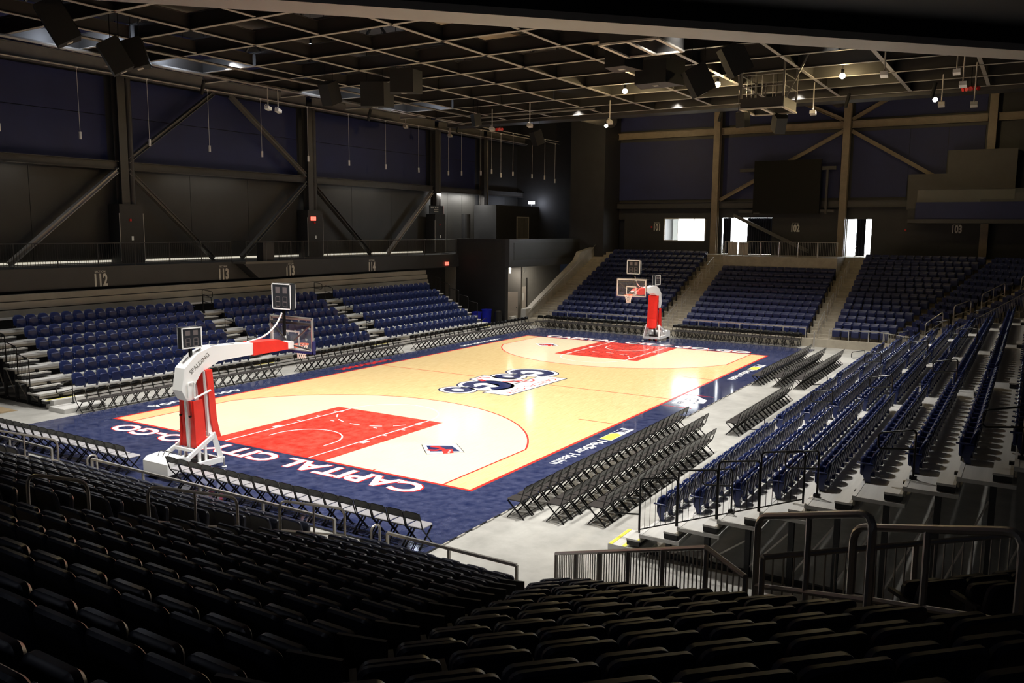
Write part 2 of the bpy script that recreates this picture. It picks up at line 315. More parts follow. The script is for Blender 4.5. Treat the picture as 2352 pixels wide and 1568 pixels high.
# ---- far left corner block
cb = sempty('wall_corner')
MB().box(20, 20.4, 12.9, 17.3, FZ, 6.02).build('pier_face', 'wall_black', cb); MB().box(20, 31.2, 12.55, 12.9, 3.98, 6.02).build('parapet', 'fascia', cb); MB().box(20.4, 34, 12.9, 20.5, 3.98, 4.9).build('slab', 'wall_black', cb)
MB().box(20.6, 30.9, 12.53, 12.55, 4.5, 5.75).build('inset_panel', 'panel_black', cb); MB().box(19.98, 20.0, 13.2, 17.0, 4.5, 5.75).build('inset_panel', 'panel_black', cb)
MB().box(22.2, 22.4, 12.9, 15.6, FZ, 3.98).build('recess_wall', 'wall_grey', cb); MB().box(22.4, 33, 15.4, 15.6, FZ, 3.98).build('recess_wall', 'wall_grey', cb); MB().box(19.9, 20.2, 17.3, 18.4, FZ, 3.95).build('end_wall', 'wall_grey', cb)
t = thing('pale_door', 'pale door standing open beside the dark corner block', 'door', (21.35, 13.68, FZ), math.radians(-54)); MB().box(0, .9, -.025, .025, .02, 2.15).build('leaf', 'door_pale', t); MB().box(.78, .84, -.09, .09, .95, 1.05).build('handle', 'steel_dark', t); MB().box(-.05, 0, -.06, .06, 0, 2.2).build('jamb', 'steel_pale', t); MB().box(.55, .8, -.03, -.025, .05, .4).build('kick_plate', 'sign_white', t)
t = thing('grey_double_door', 'grey door with posted notices deep under the overhang', 'door', (26.2, 15.38, FZ)); MB().box(-.9, .9, -.04, 0, 0, 2.2).build('leaf', 'door_pale', t); MB().box(.3, .55, -.05, -.04, 1.1, 1.7).build('notice', 'sign_white', t); MB().box(.95, 1.05, -.08, 0, 0, 2.9).build('jamb', 'steel_dark', t)
for i, (x, y) in enumerate(((21.3, 13.3), (23.4, 13.3))): MB().cyl((x, y, 3.5), (x, y, 3.95), .07, 10).build('downlight', 'sign_white', label='short white cylinder downlight under the corner overhang, %s one' % ORD[i], cat='downlight', group='overhang downlights')
area('overhang_light', (25.5, 13.9, 3.9), (25.5, 14.4, 0), 90, 5, .3, (1, .9, .75)); area('door_light', (21.2, 13.2, 3.9), (21.5, 13.6, 0), 40, .5, .3, (1, .9, .78))
for x, y, c, lab in ((18.4, 14.3, 'bin_blue', 'blue recycling bin beside the bleacher end guard'), (19.1, 13.9, 'bin_blue', 'taller blue recycling bin between two others by the corner block')):
    t = thing('recycling_bin', lab, 'bin', (x, y, FZ)); h = .8 if x < 19 else .95
    MB().prism([(-.24, -.2, 0), (.24, -.2, 0), (.28, -.24, h), (-.28, -.24, h)], (0, .44, 0)).build('body', c, t); MB().box(-.3, .3, -.26, .26, h, h + .08).build('lid', c, t)
t = thing('waste_bin', 'black waste bin against the corner block', 'bin', (20.0 - .45, 13.2, FZ)); MB().cyl((0, 0, 0), (0, 0, .85), .26, 12, .3).build('body', 'bin_black', t, True); MB().cyl((0, 0, .85), (0, 0, .95), .31, 12, .2).build('lid', 'bin_black', t, True)
t = thing('white_bucket', 'white bucket on the floor beside the pale door', 'bucket', (21.1, 12.98, FZ)); MB().cyl((0, 0, 0), (0, 0, .36), .15, 14, .19).build('pail', 'hoop_white', t, True); MB().cyl((0, 0, .36), (0, 0, .39), .2, 14).build('rim', 'hoop_white', t)
# plant room on the corner concourse
pr = sempty('wall_plant_room'); MB().box(27, 34, 18.2, 20.4, 4.9, 8.7).build('box', 'wall_black', pr)
t = thing('wall_vent', 'tall pale-framed louvre vent on the dark plant room', 'vent', (31.2, 18.2, 4.9)); 
m = MB(); m.box(-1.0, -.93, -.06, 0, 1.0, 2.9); m.box(.93, 1.0, -.06, 0, 1.0, 2.9); m.box(-1, 1, -.06, 0, 2.83, 2.9); m.box(-1, 1, -.06, 0, 1.0, 1.07); m.build('frame', 'steel_pale', t)
for k in range(9): MB().box(-.9 + .205 * k, -.76 + .205 * k, -.05, -.01, 1.07, 2.83).build('louvre', 'steel_grey', t)
MB().cyl((24.4, 19.4, 4.9), (24.4, 19.4, 7.9), .35, 16).build('round_column_cover', 'wall_black', label='round black column cover on the corner concourse', cat='column')
t = thing('direction_sign', 'black hanging direction sign with small white lines and red end', 'sign', (20.7, 19.6, 7.85)); MB().box(-.85, .8, -.04, .04, 0, .62).build('face', 'bin_black', t); MB().box(.8, .86, -.045, .045, 0, .62).build('end_band', 'horn_red', t); MB().box(-.02, .02, -.02, .3, .62, 1.69).build('hanger', 'steel_dark', t)
m = MB(); m.box(-.75, -.62, -.045, -.04, .42, .54); m.box(-.55, -.4, -.045, -.04, .42, .54); m.box(-.24, -.06, -.045, -.04, .42, .54); m.box(0, .2, -.045, -.04, .42, .54)
for z in (.28, .14): m.box(-.34, .2, -.045, -.04, z, z + .07)
m.build('print', 'steel_pale', t)
t = thing('plant_floodlight', 'small glowing white floodlight above the plant room', 'floodlight', (33.0, 18.4, 8.7)); MB().box(-.03, .03, -.03, .03, 0, .25).build('bracket', 'steel_dark', t); MB().box(-.3, .3, -.16, .1, .25, .48).build('head', 'lamp_cool', t)
for x in (22.3, 25.8): area('wall_washer', (x, 19.6, 9.4), (x, 20.6, 6.0), 130, 2.6, .1, (1, .97, .9))
for x in (-12, .5, 13.5): area('wall_washer', (x, 19.3, 9.45), (x, 20.6, 6.0), 14, 5, .1, (1, .95, .85))

# ---- far wall: columns, panels, openings, lobby
XW = 34.0; wf = sempty('wall_far')
OPEN = [(9.9, 11.3, CZ, 7.62), (2.95, 6.3, 5.97, 7.66), (-2.35, 1.6, CZ, 7.76), (-9.45, -7.7, CZ, 7.66)]
ys = sorted({-26, 13.5} | {v for o in OPEN for v in o[:2]})
for a, b in zip(ys[:-1], ys[1:]):
    op = [o for o in OPEN if o[0] <= a and o[1] >= b]
    if not op: MB().box(XW, XW + .3, a, b, 4.6, 8.5).build('wall_panel', 'wall_black', wf)
    else:
        z0, z1 = op[0][2:]; MB().box(XW, XW + .3, a, b, z1, 8.5).build('lintel', 'wall_black', wf)
        if z0 > CZ: MB().box(XW, XW + .3, a, b, 4.6, z0).build('sill_wall', 'wall_black', wf)
MB().box(XW, XW + .3, -26, 13.5, 8.5, 18).build('upper_wall', 'panel_black', wf); MB().box(XW, XW + .3, 13.5, 20.6, 4.6, 18).build('upper_wall', 'wall_black', wf)
fc = [11.6, 2.0, -7.5, -16.6]
for a, b in ((11.2, 2.4), (1.6, -7.1), (-7.9, -16.2)):
    for z0, z1 in ((9.2, 13.9), (14.8, 17.2)):
        if a == -7.9 and z0 < 10:
            MB().box(XW - .06, XW, -11.6, a, 9.2, 13.9).build('panel', 'panel_navy', wf); MB().box(XW - .06, XW, -14.0, -11.62, 10.7, 13.9).build('panel', 'panel_navy', wf); MB().box(XW - .06, XW, b, -14.02, 12.3, 13.9).build('panel', 'panel_navy', wf)
        else: MB().box(XW - .06, XW, b, a, z0, z1).build('panel', 'panel_navy', wf)
for y in fc:
    m = MB(); m.box(XW - .75, XW - .70, y - .24, y + .24, CZ, 17); m.box(XW - .3, XW - .25, y - .24, y + .24, CZ, 17); m.box(XW - .7, XW - .3, y - .03, y + .03, CZ, 17)
    m.build('steel_column', 'steel_tan' if y < 11 else 'steel_dark', label='brown steel column on the far wall, %s from the tall dark pier' % ORD[fc.index(y)], cat='column', group='far wall columns')
for i, (a, b) in enumerate(((13.4, 11.9), (11.3, 2.3), (1.7, -7.2), (-7.8, -16.3), (-16.9, -24))):
    struct('trim_%d' % (40 + i), MB().ibeam((XW - .4, a, 14.35), (XW - .4, b, 14.35), .4, .5), 'steel_tan'); struct('trim_%d' % (50 + i), MB().ibeam((XW - .4, a, 8.75), (XW - .4, b, 8.75), .4, .5), 'steel_dark')
for (p, q, lab) in (((1.7, 9.1), (-7.2, 13.9), 'brown diagonal brace passing behind the dark video screen'), ((-7.8, 13.9), (-13.3, 10.6), 'brown diagonal brace falling from third far column to the stepped wall'), ((-7.8, 14.7), (-11.5, 16.8), 'short brown brace rising towards the club above the far beam'), ((-7.2, 14.7), (-3.2, 16.6), 'short brown brace rising towards the screen above the far beam')):
    MB().ibeam((XW - .4, p[0], p[1]), (XW - .4, q[0], q[1]), .26, .3).build('diagonal_brace', 'steel_tan', label=lab, cat='brace', group='far wall braces')
MB().ibeam((XW - .55, .5, 7.95), (XW - .55, -5.2, 5.3), .22, .26).build('diagonal_brace', 'steel_grey', label='grey diagonal brace crossing the bright opening beside number 102', cat='brace')
# lobby behind the openings
lb = sempty('wall_lobby'); LX = 41
MB().box(LX, LX + .2, -26, 14, CZ, 9).build('back_wall', 'white_wall', lb); MB().box(XW + .3, LX, -26, 14, 8.3, 8.5).build('lobby_ceiling', 'white_wall', lb); MB().box(31.6, LX, -26, 13.5, 4.6, CZ).build('concourse_floor', 'stand_concrete', lb)
MB().box(XW + .3, LX, 13.5, 13.7, CZ, 8.3).build('end_wall', 'white_wall', lb); MB().box(XW + .3, LX, 8.3, 8.5, CZ, 8.3).build('partition', 'wall_black', lb)
MB().box(XW + .3, XW + 2.6, -7.75, -7.6, CZ, 8.3).build('partition', 'white_wall', lb); MB().box(XW + 1.2, XW + 1.35, 2.95, 3.35, CZ, 8.3).build('partition', 'steel_grey', lb)
for i, (a, b) in enumerate(((3.2, 7.8), (-3.0, 2.8), (-14, -5))):
    t = sempty('window_%d' % (i + 1)); MB().box(LX - .03, LX - .01, a, b, 5.2, 7.9).build('pane', 'daylight', t)
    m = MB(); n = max(2, int((b - a) / 1.4))
    for k in range(n + 1): y = a + (b - a) * k / n; m.box(LX - .1, LX - .03, y - .03, y + .03, 5.2, 7.9)
    m.build('mullions', 'steel_pale', t)
area('lobby_light', (37.5, 1.2, 8.2), (37.5, 1.2, 0), 700, 4, 9, (.92, .97, 1)); area('lobby_light', (37.5, -9.0, 8.2), (37.5, -9.0, 0), 500, 4, 7, (.92, .97, 1))
wf1 = sempty('window_4'); m = MB(); m.box(XW - .04, XW, 2.85, 2.95, 5.87, 7.76); m.box(XW - .04, XW, 6.3, 6.4, 5.87, 7.76); m.box(XW - .04, XW, 2.85, 6.4, 7.66, 7.76); m.box(XW - .04, XW, 2.85, 6.4, 5.87, 5.97); m.build('window_frame', 'steel_pale', wf1)
MB().box(XW + .12, XW + .14, 2.95, 6.3, 5.97, 7.66).build('pane', 'glass', wf1)
def curtain(y0, y1, lab, x=XW + .45):
    m = MB(); n = max(6, int((y1 - y0) / .09)); P = [(x + .05 * (1 if k % 2 else -1), y0 + (y1 - y0) * k / n) for k in range(n + 1)]
    for z0, z1 in ((CZ + .02, 7.75),):
        for (xa, ya), (xb, yb) in zip(P[:-1], P[1:]): m.prism([(xa, ya, z0), (xb, yb, z0), (xb + .015, yb, z0), (xa + .015, ya, z0)], (0, 0, z1 - z0))
    m.build('curtain', 'curtain', label=lab, cat='curtain')
curtain(.95, 1.6, 'dark gathered curtain at the column side of the bright opening'); curtain(-2.35, -.35, 'wide dark curtain beside number 102'); curtain(-9.0, -8.35, 'dark curtain inside the opening beyond number 102')
MB().box(XW + .4, XW + .5, 9.9, 11.3, CZ, 7.6).build('dark_door', 'curtain', label='black doorway at the head of the long side stair', cat='door')
for txt, yy in (('101', 7.0), ('102', -4.07), ('103', -14.9)):
    t = thing('section_number', 'white SECTION %s sign on the concourse wall %s' % (txt, {'101': 'beside the window', '102': 'under the video screen', '103': 'under the club balcony'}[txt]), 'sign', (XW - .005, yy, 6.98), 0, 'section numbers')
    text('numeral', txt, .74, 'number_white', t, (0, 0, -.02), (0, -1, 0), (0, 0, 1), off=.028, sx=.62, extrude=.004); text('caption', 'SECTION', .12, 'number_white', t, (0, 0, .36), (0, -1, 0), (0, 0, 1), extrude=.004)
for i, (y, z) in enumerate(((7.45, 7.0), (-11.7, 6.9))): MB().box(XW - .05, XW, y - .06, y + .06, z - .07, z + .07).build('fire_alarm', 'horn_red', label='small red fire alarm %s' % ('beside the side-stair doorway number' if i == 0 else 'low under the club balcony'), cat='alarm')
t = thing('video_screen', 'large dark video screen hung on the far wall frame', 'screen', (33.0, -3.55, 8.05)); MB().box(-.15, .15, -2.42, 2.42, 0, 3.9).build('panel', 'screen_black', t)
MB().box(.15, .35, -3.4, 3.6, 3.15, 3.4).build('mount_rail', 'steel_dark', t); MB().box(.15, .35, -3.4, 3.6, .1, .3).build('mount_rail', 'steel_dark', t); MB().box(.1, .3, -2.9, -2.75, 0, 3.3).build('mount_post', 'steel_dark', t); MB().box(-.16, -.15, 1.9, 2.35, .02, .06).build('maker_plate', 'steel_grey', t)
struct('wall_pier', MB().box(31, XW, 10.4, 13.5, 4.6, 17), 'wall_black', 'tall dark pier at the head of the side stair')
# club balcony on the right
cl = sempty('balcony_club')
MB().box(29.8, 30.2, -26, -12.7, 7.6, 8.7).build('front', 'panel_navy', cl); MB().box(30.2, XW, -26, -12.2, 7.35, 8.3).build('slab', 'wall_black', cl); MB().box(29.6, 30.3, -26, -12.3, 7.35, 7.6).build('sill', 'steel_dark', cl)
MB().box(32.6, XW, -18.2, -14.2, 8.3, 12.2).build('stepped_wall', 'club_grey', cl); MB().box(32.9, XW, -14.2, -11.8, 8.3, 10.7).build('stepped_wall', 'club_grey', cl); MB().box(XW - .3, XW, -26, -18.2, 8.3, 17).build('wall_panel', 'wall_black', cl)
MB().box(30.0, 30.03, -26, -12.75, 8.7, 9.5).build('glass_guard', 'glass', cl); MB().box(29.99, 30.05, -26, -12.75, 9.48, 9.53).build('guard_cap', 'steel_dark', cl)
for k in range(3): MB().box(31.0 + .9 * k, 32.9 + .9 * k, -26, -15.2 - 1.1 * k, 8.3, 8.5 + .45 * k).build('tier', 'wall_black', cl)

# ---- roof, ceiling grid
cg = sempty('ceiling'); MB().box(-30, 44, -30, 26, 17.6, 17.9).build('deck', 'deck_roof', cg)
GZ = 13.9; gx = [-7.55 + 3.05 * k for k in range(-4, 9)]; gy = [.45 + 3.5 * k for k in range(-5, 5)]
def grid_beam(p, q, wd, h):
    p = Vector(p); q = Vector(q); up = Vector((0, 0, h / 2 - .01)); o = MB().beam(p, q, .02, h - .04).build('beam', 'web_shaded', cg); MB().beam(p - up, q - up, wd, .02).build('flange', 'flange_lit', o); MB().beam(p + up, q + up, wd, .02).build('flange', 'web_shaded', o)  # court bounce put into the colours: bottom flange pale, web and top dark
for x in gx: grid_beam((x, gy[0] - 2, GZ + .3), (x, gy[-1] + .2, GZ + .3), .16, .6)
for j, y in enumerate(gy):
    if j % 2: grid_beam((gx[0], y, GZ + .28), (gx[-1], y, GZ + .28), .18, .56)
    else:
        for a, b in zip(gx[:-1], gx[1:]): grid_beam((a + .09, y, GZ + .28), (b - .09, y, GZ + .28), .16, .5)
for k, x in enumerate((-18, -11, -4, 3, 10, 17, 24, 31)):          # roof trusses above the grid
    m = MB(); m.beam((x, -28, 15.6), (x, 24, 15.6), .18, .18); m.beam((x, -28, 17.4), (x, 24, 17.4), .18, .18)
    for q in range(17): y = -28 + 3.06 * q; m.beam((x, y, 15.6), (x, y + 1.53, 17.4), .1, .1); m.beam((x, y + 1.53, 17.4), (x, y + 3.06, 15.6), .1, .1)
    m.build('truss', 'steel_dark', cg)
for k, (x, y) in enumerate(((-8.2, 3.0), (-5.6, 1.6), (-2.9, 1.4), (-.3, 1.2), (4.0, -1.6), (7.2, -1.4))): MB().box(x - 1.2, x + 1.2, y - 1.1, y + 1.1, 15.0, 15.12).build('baffle_panel', 'steel_tan', cg)
m = MB(); m.cyl((-20, 9.5, 15.2), (30, 9.5, 15.2), .55, 16); m.build('duct', 'steel_dark', cg, True); MB().cyl((-20, -7.5, 15.6), (30, -7.5, 15.6), .5, 16).build('duct', 'steel_dark', cg, True)
MB().tube(round_path([(-13, 11.4, 13.75), (14, 11.4, 13.75), (14, 10, 13.75), (14, 3, 13.8)], .6), .06, 6).build('cable_tray', 'steel_grey', cg); MB().tube(round_path([(-16, 10.6, 13.8), (-16, 14, 13.8), (9, 14.3, 13.8)], .8), .07, 6).build('cable_tray', 'steel_grey', cg)
for y, z in ((14.6, 13.85),):
    for k in range(6):
        x = -12 + 5.2 * k; m = MB(); m.ibeam((x, y, z + .2), (x + 4.0, y, z + .2), .22, .42, .02); m.ibeam((x + 4.0, y, z + .2), (x + 4.0, y + 2.0, z + .2), .2, .4, .02); m.build('bracket_beam', 'steel_pale', cg)
# far catwalk
t = thing('catwalk', 'dark catwalk with pale railings under the roof beyond the far baseline', 'catwalk', (0, 0, 0))
MB().box(17.2, 18.4, -22, 16, 13.75, 13.95).build('deck', 'steel_dark', t)
for x in (17.25, 18.35):
    for z in (14.45, 14.95): MB().tube([(x, -22, z), (x, 16, z)], .025, 6).build('rail', 'steel_grey', t)
    for k in range(17): y = -22 + 2.375 * k; MB().tube([(x, y, 13.95), (x, y, 14.95)], .022, 5).build('post', 'steel_grey', t)
for y0 in (-15.5, -10.5): MB().box(18.36, 18.4, y0 - 1.2, y0 + 1.2, 14.0, 14.4).build('toe_board', 'steel_pale', t)
for i, (x, y, z) in enumerate(((9.0, -1.15, 13.78), (9.3, -5.9, 13.78), (9.8, -11.55, 13.78), (-6.3, 13.5, 14.6), (24, -14, 14.4), (25, 7.5, 14.2), (-11.6, 13.2, 14.5), (2.4, 13.3, 14.5), (9.2, 12.9, 14.5), (-21.5, -3.5, 13.9))):  # the last lamp is added out of view to light the near seat tops
    t = thing('work_lamp', 'glowing %s round work lamp clamped under the ceiling steel, %s one' % ('warm' if i in (0, 1, 2, 4, 5, 9) else 'white', ORD[i]), 'lamp', (x, y, z), 0, 'ceiling work lamps')
    bpy_s = MB()
    n = 10; 
    for a in range(7):
        for b in range(n): th = PI * a / 6; ph = 2 * PI * b / n; bpy_s.v.append((.13 * math.sin(th) * math.cos(ph), .13 * math.sin(th) * math.sin(ph), .13 * math.cos(th)))
    for a in range(6):
        for b in range(n): bpy_s.f.append((a * n + b, (a + 1) * n + b, (a + 1) * n + (b + 1) % n, a * n + (b + 1) % n))
    bpy_s.build('bulb', 'lamp_warm' if i in (0, 1, 2, 4, 5, 9) else 'lamp_cool', t, True); MB().cyl((0, 0, .1), (0, 0, .3), .07, 10).build('socket', 'black_metal', t); MB().tube([(0, 0, .3), (0, 0, 17.6 - z)], .012, 5).build('hanger', 'black_metal', t)
    l = bpy.data.lights.new('work_light', 'POINT'); l.energy = WARM_W * {5: 2.6, 9: .55}.get(i, 1) if i in (0, 1, 2, 4, 5, 9) else 90; l.color = (1, .72, .36) if i in (0, 1, 2, 4, 5, 9) else (.75, .84, 1); l.shadow_soft_size = .14
    o = bpy.data.objects.new('work_light', l); COL.objects.link(o); o.location = (x, y, z - .32)
for i, (x, y, z) in enumerate(((-4.3, 7.65, 14.5), (1.97, 7.57, 14.5), (9.38, 4.34, 14.5))):
    t = thing('indicator_lamp', 'tiny bluish white lamp up in the ceiling grid, %s one' % ORD[i], 'lamp', (x, y, z), 0, 'blue-white ceiling lamps'); MB().cyl((0, 0, 0), (0, 0, .08), .07, 8).build('lens', 'lamp_cool', t); MB().cyl((0, 0, .08), (0, 0, .4), .05, 8).build('body', 'black_metal', t); MB().tube([(0, 0, .4), (0, 0, 17.6 - z)], .01, 5).build('hanger', 'black_metal', t)
# speakers, boxes and drop lamps
def speaker(loc, size, rz, tilt, lab):
    t = thing('loudspeaker', lab, 'speaker', loc, 0, 'hanging loudspeakers'); a, b, c = size; R = Matrix.Rotation(rz, 4, 'Z') @ Matrix.Rotation(tilt, 4, 'Y')
    m = MB(); m.prism([(-a / 2, -b / 2, -c / 2), (a / 2, -b / 2 * .7, -c / 2), (a / 2, b / 2 * .7, -c / 2), (-a / 2, b / 2, -c / 2)], (0, 0, c)); o = m.build('cabinet', 'speaker', t); o.matrix_local = R
    m = MB(); m.prism([(-a / 2 - .01, -b / 2 * .9, -c * .45), (-a / 2 - .01, b / 2 * .9, -c * .45), (-a / 2 - .01, b / 2 * .9, c * .45), (-a / 2 - .01, -b / 2 * .9, c * .45)], (-.02, 0, 0)); o = m.build('grille', 'screen_black', t); o.matrix_local = R
    m = MB(); m.box(-.1, .1, -.12, .12, -c / 2 - .02, -c / 2); o = m.build('bottom_plate', 'steel_pale', t); o.matrix_local = R
    MB().tube([(0, -b * .3, c * .4), (0, -b * .3, 17.6 - loc[2])], .012, 5).build('hanger', 'black_metal', t); MB().tube([(0, b * .3, c * .4), (0, b * .3, 17.6 - loc[2])], .015, 5).build('hanger', 'black_metal', t)
speaker((-14.9, 8.7, 13.45), (.8, .9, 1.4), 2.6, .5, 'large black loudspeaker hung highest over the near corner, white-topped'); speaker((-13.5, 7.75, 12.5), (.7, .8, 1.1), 2.6, .5, 'black loudspeaker angled below the white-topped one'); speaker((-12.4, 8.2, 12.8), (.7, .8, 1.0), 2.4, .3, 'black loudspeaker with tan side beside the angled pair')
speaker((-.2, 7.6, 13.0), (1.0, 1.6, 1.1), 3.6, .05, 'wide black subwoofer hung over the sign-wall sideline, lower'); speaker((-1.0, 5.2, 13.3), (1.0, 1.5, 1.0), 3.6, .05, 'wide black subwoofer hung over the sign-wall sideline, upper'); speaker((-1.6, 9.2, 13.0), (.7, .8, 1.0), 3.3, .4, 'black angled loudspeaker beside the sign-wall subwoofers')
speaker((-1.2, -5.6, 13.3), (1.2, 1.2, .9), 3.1, 0, 'wide black subwoofer under the pale ceiling frame, upper'); speaker((.6, -6.3, 12.9), (1.2, 1.9, .9), 3.1, 0, 'wide black subwoofer under the pale ceiling frame, lower'); speaker((1.9, -9.0, 13.4), (.8, .9, 1.2), 2.2, .5, 'black angled loudspeaker beside the pale ceiling frame'); speaker((.9, -7.9, 12.55), (.8, .9, 1.1), 2.2, .5, 'black angled loudspeaker just below the one beside the pale ceiling frame')
speaker((8.2, -7.5, 11.9), (.5, .6, .7), 3.1, .2, 'small loudspeaker under the near corner of the hanging cage'); speaker((9.6, -8.9, 11.8), (.6, .7, .8), 3.6, .6, 'pale-faced loudspeaker under the hanging cage'); speaker((16.5, 8.4, 12.6), (.6, .7, .9), 2.8, .4, 'black loudspeaker by the tall dark pier'); speaker((9.8, 8.6, 13.0), (.4, .5, .7), 2.8, .2, 'small tan-sided loudspeaker near the red horns')
def frame_box(loc, a, b, h, lab, rails):
    t = thing('ceiling_frame', lab, 'frame', loc); m = MB()
    for y in (-b / 2, 0, b / 2): MB().box(-a / 2, a / 2, y - .07, y + .07, 0, .06).build('flange', 'beam_pale', t)
    for x in (-a / 2, a / 2): MB().box(x - .05, x + .05, -b / 2, b / 2, 0, .06).build('flange', 'beam_pale', t)
    for x in (-a / 2, a / 2): MB().box(x - .02, x + .02, -b / 2, b / 2, .06, .5).build('side', 'steel_dark', t)
    for y in (-b / 2, b / 2): MB().box(-a / 2, a / 2, y - .02, y + .02, .06, .5).build('side', 'steel_dark', t)
    for x in (-a / 2, a / 2):
        for y in (-b / 2, b / 2): MB().beam((x, y, .5), (x, y, h), .09, .09).build('hanger', 'steel_grey', t)
    if rails:
        for z in (1.0, 1.5):
            MB().tube([(-a / 2, -b / 2, z), (a / 2, -b / 2, z), (a / 2, b / 2, z), (-a / 2, b / 2, z), (-a / 2, -b / 2, z)], .025, 6).build('rail', 'steel_grey', t)
        for k in range(5): y = -b / 2 + b * k / 4; MB().tube([(-a / 2, y, .5), (-a / 2, y, 1.5)], .02, 5).build('post', 'steel_grey', t); MB().tube([(a / 2, y, .5), (a / 2, y, 1.5)], .02, 5).build('post', 'steel_grey', t)
        MB().beam((-a / 2, -b / 2 - .1, .4), (-a / 2, -b / 2 - 1.2, h), .06, .06).build('stay', 'steel_grey', t); MB().beam((-a / 2, b / 2, .5), (-a / 2, b / 2 + .3, h), .07, .07).build('stay', 'steel_grey', t)
frame_box((-3.6, -7.45, 12.98), 2.4, 2.1, 2.2, 'dark box frame with pale underside bars over the free-throw lane', False); frame_box((8.4, -8.65, 12.2), 2.3, 1.9, 2.6, 'hanging railed cage with pale underside bars', True)
def drop_lamp(x, y, z, L, lab, m='steel_pale', glow=False):
    t = thing('drop_lamp', lab, 'lamp', (x, y, z), 0, 'drop lamps'); MB().tube([(0, 0, .1), (0, 0, L)], .03, 6).build('stem', m, t); MB().tube([(0, 0, L), (0, 0, 17.6 - z)], .008, 4).build('cable', 'black_metal', t); MB().prism([(-.12, -.14, 0), (.12, -.14, -.08), (.12, .14, -.08), (-.12, .14, 0)], (.02, 0, .16)).build('head', 'hoop_white' if glow else m, t); MB().tube(arc3((-.12, 0, .12), .1), .015, 5).build('loop', m, t)
def arc3(c, r): return [(c[0] + r * math.cos(a * PI / 6), c[1], c[2] + r * math.sin(a * PI / 6)) for a in range(7)]
for i, a in enumerate(((-.05, 15, 12.85, 1.5), (.65, 15.0, 12.8, 1.2), (11.4, 8.5, 12.6, 1.2), (10.9, 5.6, 12.6, 1.3), (11.6, .9, 12.6, 1.2), (12.2, -9.8, 12.5, 1.5), (12.9, -15.4, 12.6, 1.4), (5.3, -14.0, 12.9, 1.4), (8.5, -16.3, 13.3, 1.2), (8.0, -16.6, 12.7, 1.6), (10.5, -16.9, 12.2, 1.8), (-12.8, 18.2, 13.4, .9), (14.8, 17.8, 13.6, .8), (20, 17.8, 13.5, .9))):
    drop_lamp(*a, 'pale drop lamp on a ceiling stem, %s from the sign wall' % ordi(i), glow=i in (0, 1, 7, 8, 9))
for i, (x, y, z) in enumerate(((-3.0, 16.5, 13.3), (9.6, 16.6, 13.4), (17.5, 15.4, 13.4), (18.5, -3.0, 13.2), (16.0, -10.6, 13.2), (14.5, -14.8, 13.2))): t = thing('tube_lamp', 'thin black tube lamp tilted under the roof edge, %s one' % ORD[i], 'lamp', (x, y, z), 0, 'tube lamps'); MB().cyl((0, 0, 0), (.1, -.12, .7), .09, 10).build('barrel', 'speaker', t, True); MB().tube([(.1, -.12, .7), (.1, -.12, 17.6 - z)], .01, 5).build('hanger', 'black_metal', t)
for i, (x, y, z) in enumerate(((16.5, 11.2, 13.3), (12.5, -16.6, 13.2))):
    t = thing('horn_cluster', 'cluster of red horns under the roof, %s' % ('sign-wall side' if i == 0 else 'near the white drop lamps'), 'horn', (x, y, z))
    for k in range(5): a = -.8 + .4 * k; MB().cyl((0, 0, .1), (-.35 * math.cos(a), .45 * math.sin(a), -.05), .03, 8, .1).build('horn', 'horn_red', t)
    MB().tube([(0, 0, .1), (0, 0, 17.6 - z)], .02, 5).build('stem', 'black_metal', t)

# ---- upper balcony edge across the near corner
def ST(s, t, z, sx=-1): return Vector((sx * (s - t) / R2, -(s + t) / R2, z))
nb = sempty('balcony_near')
MB().prism([ST(22.5, -19, 10), ST(22.5, 12, 10), ST(23.2, 12, 10), ST(23.2, -19, 10)], (0, 0, .12)).build('underside_flange', 'beam_pale', nb)  # pale colour carries the court's bounce light on the underside
MB().prism([ST(22.52, -19, 10.12), ST(22.52, 12, 10.12), ST(23.18, 12, 10.12), ST(23.18, -19, 10.12)], (0, 0, 1.5)).build('fascia', 'soffit_unlit', nb)  # black here and on the soffit stands for faces the court leaves unlit
MB().prism([ST(23.18, -22, 10.4), ST(23.18, 16, 10.4), ST(40, 16, 10.4), ST(40, -22, 10.4)], (0, 0, .3)).build('soffit', 'soffit_unlit', nb)

for y in (-14, -4): area('rear_fill_light', (-37, y, 9.6), (-30, y, 5), 14, 3, .4, (.85, .88, 1))  # unseen fill added behind the camera to lift the near seat backs
# ================================================================== COURT
crt = thing('basketball_court', 'portable hardwood basketball court with navy border and red keys', 'court')
AX, AY = 18.42, 9.22; L, W = 14.325, 7.62
MB().box(-AX, AX, -AY, AY, FZ, -.012).build('subfloor', 'seam', crt)
pm = {}
def apron_panel(x0, x1, y0, y1):
    k = (round(x1 - x0, 3), round(y1 - y0, 3))
    if k not in pm: pm[k] = MB().box(.002, k[0] - .002, .002, k[1] - .002, -.012, 0).mesh('panel', 'apron')
    o = bpy.data.objects.new('panel', pm[k]); COL.objects.link(o); o.parent = crt; o.location = (x0, y0, 0)
n = 15
for k in range(n):
    for y0, y1 in ((-AY, -W - .05), (W + .05, AY)): a = -AX + 2 * AX * k / n; apron_panel(a, a + 2 * AX / n, y0, y1)
for sx in (-1, 1):
    for c in range(3):
        for k in range(6):
            wd = (AX - L - .05) / 3; x0 = L + .05 + c * wd; x0 = x0 if sx > 0 else -x0 - wd; y0 = -W - .05 + (2 * W + .1) * k / 6; apron_panel(x0, x0 + wd, y0, y0 + (2 * W + .1) / 6)
MB().box(-L - .05, L + .05, -W - .05, W + .05, -.012, .002).build('hardwood', 'wood', crt)
bl = MB()
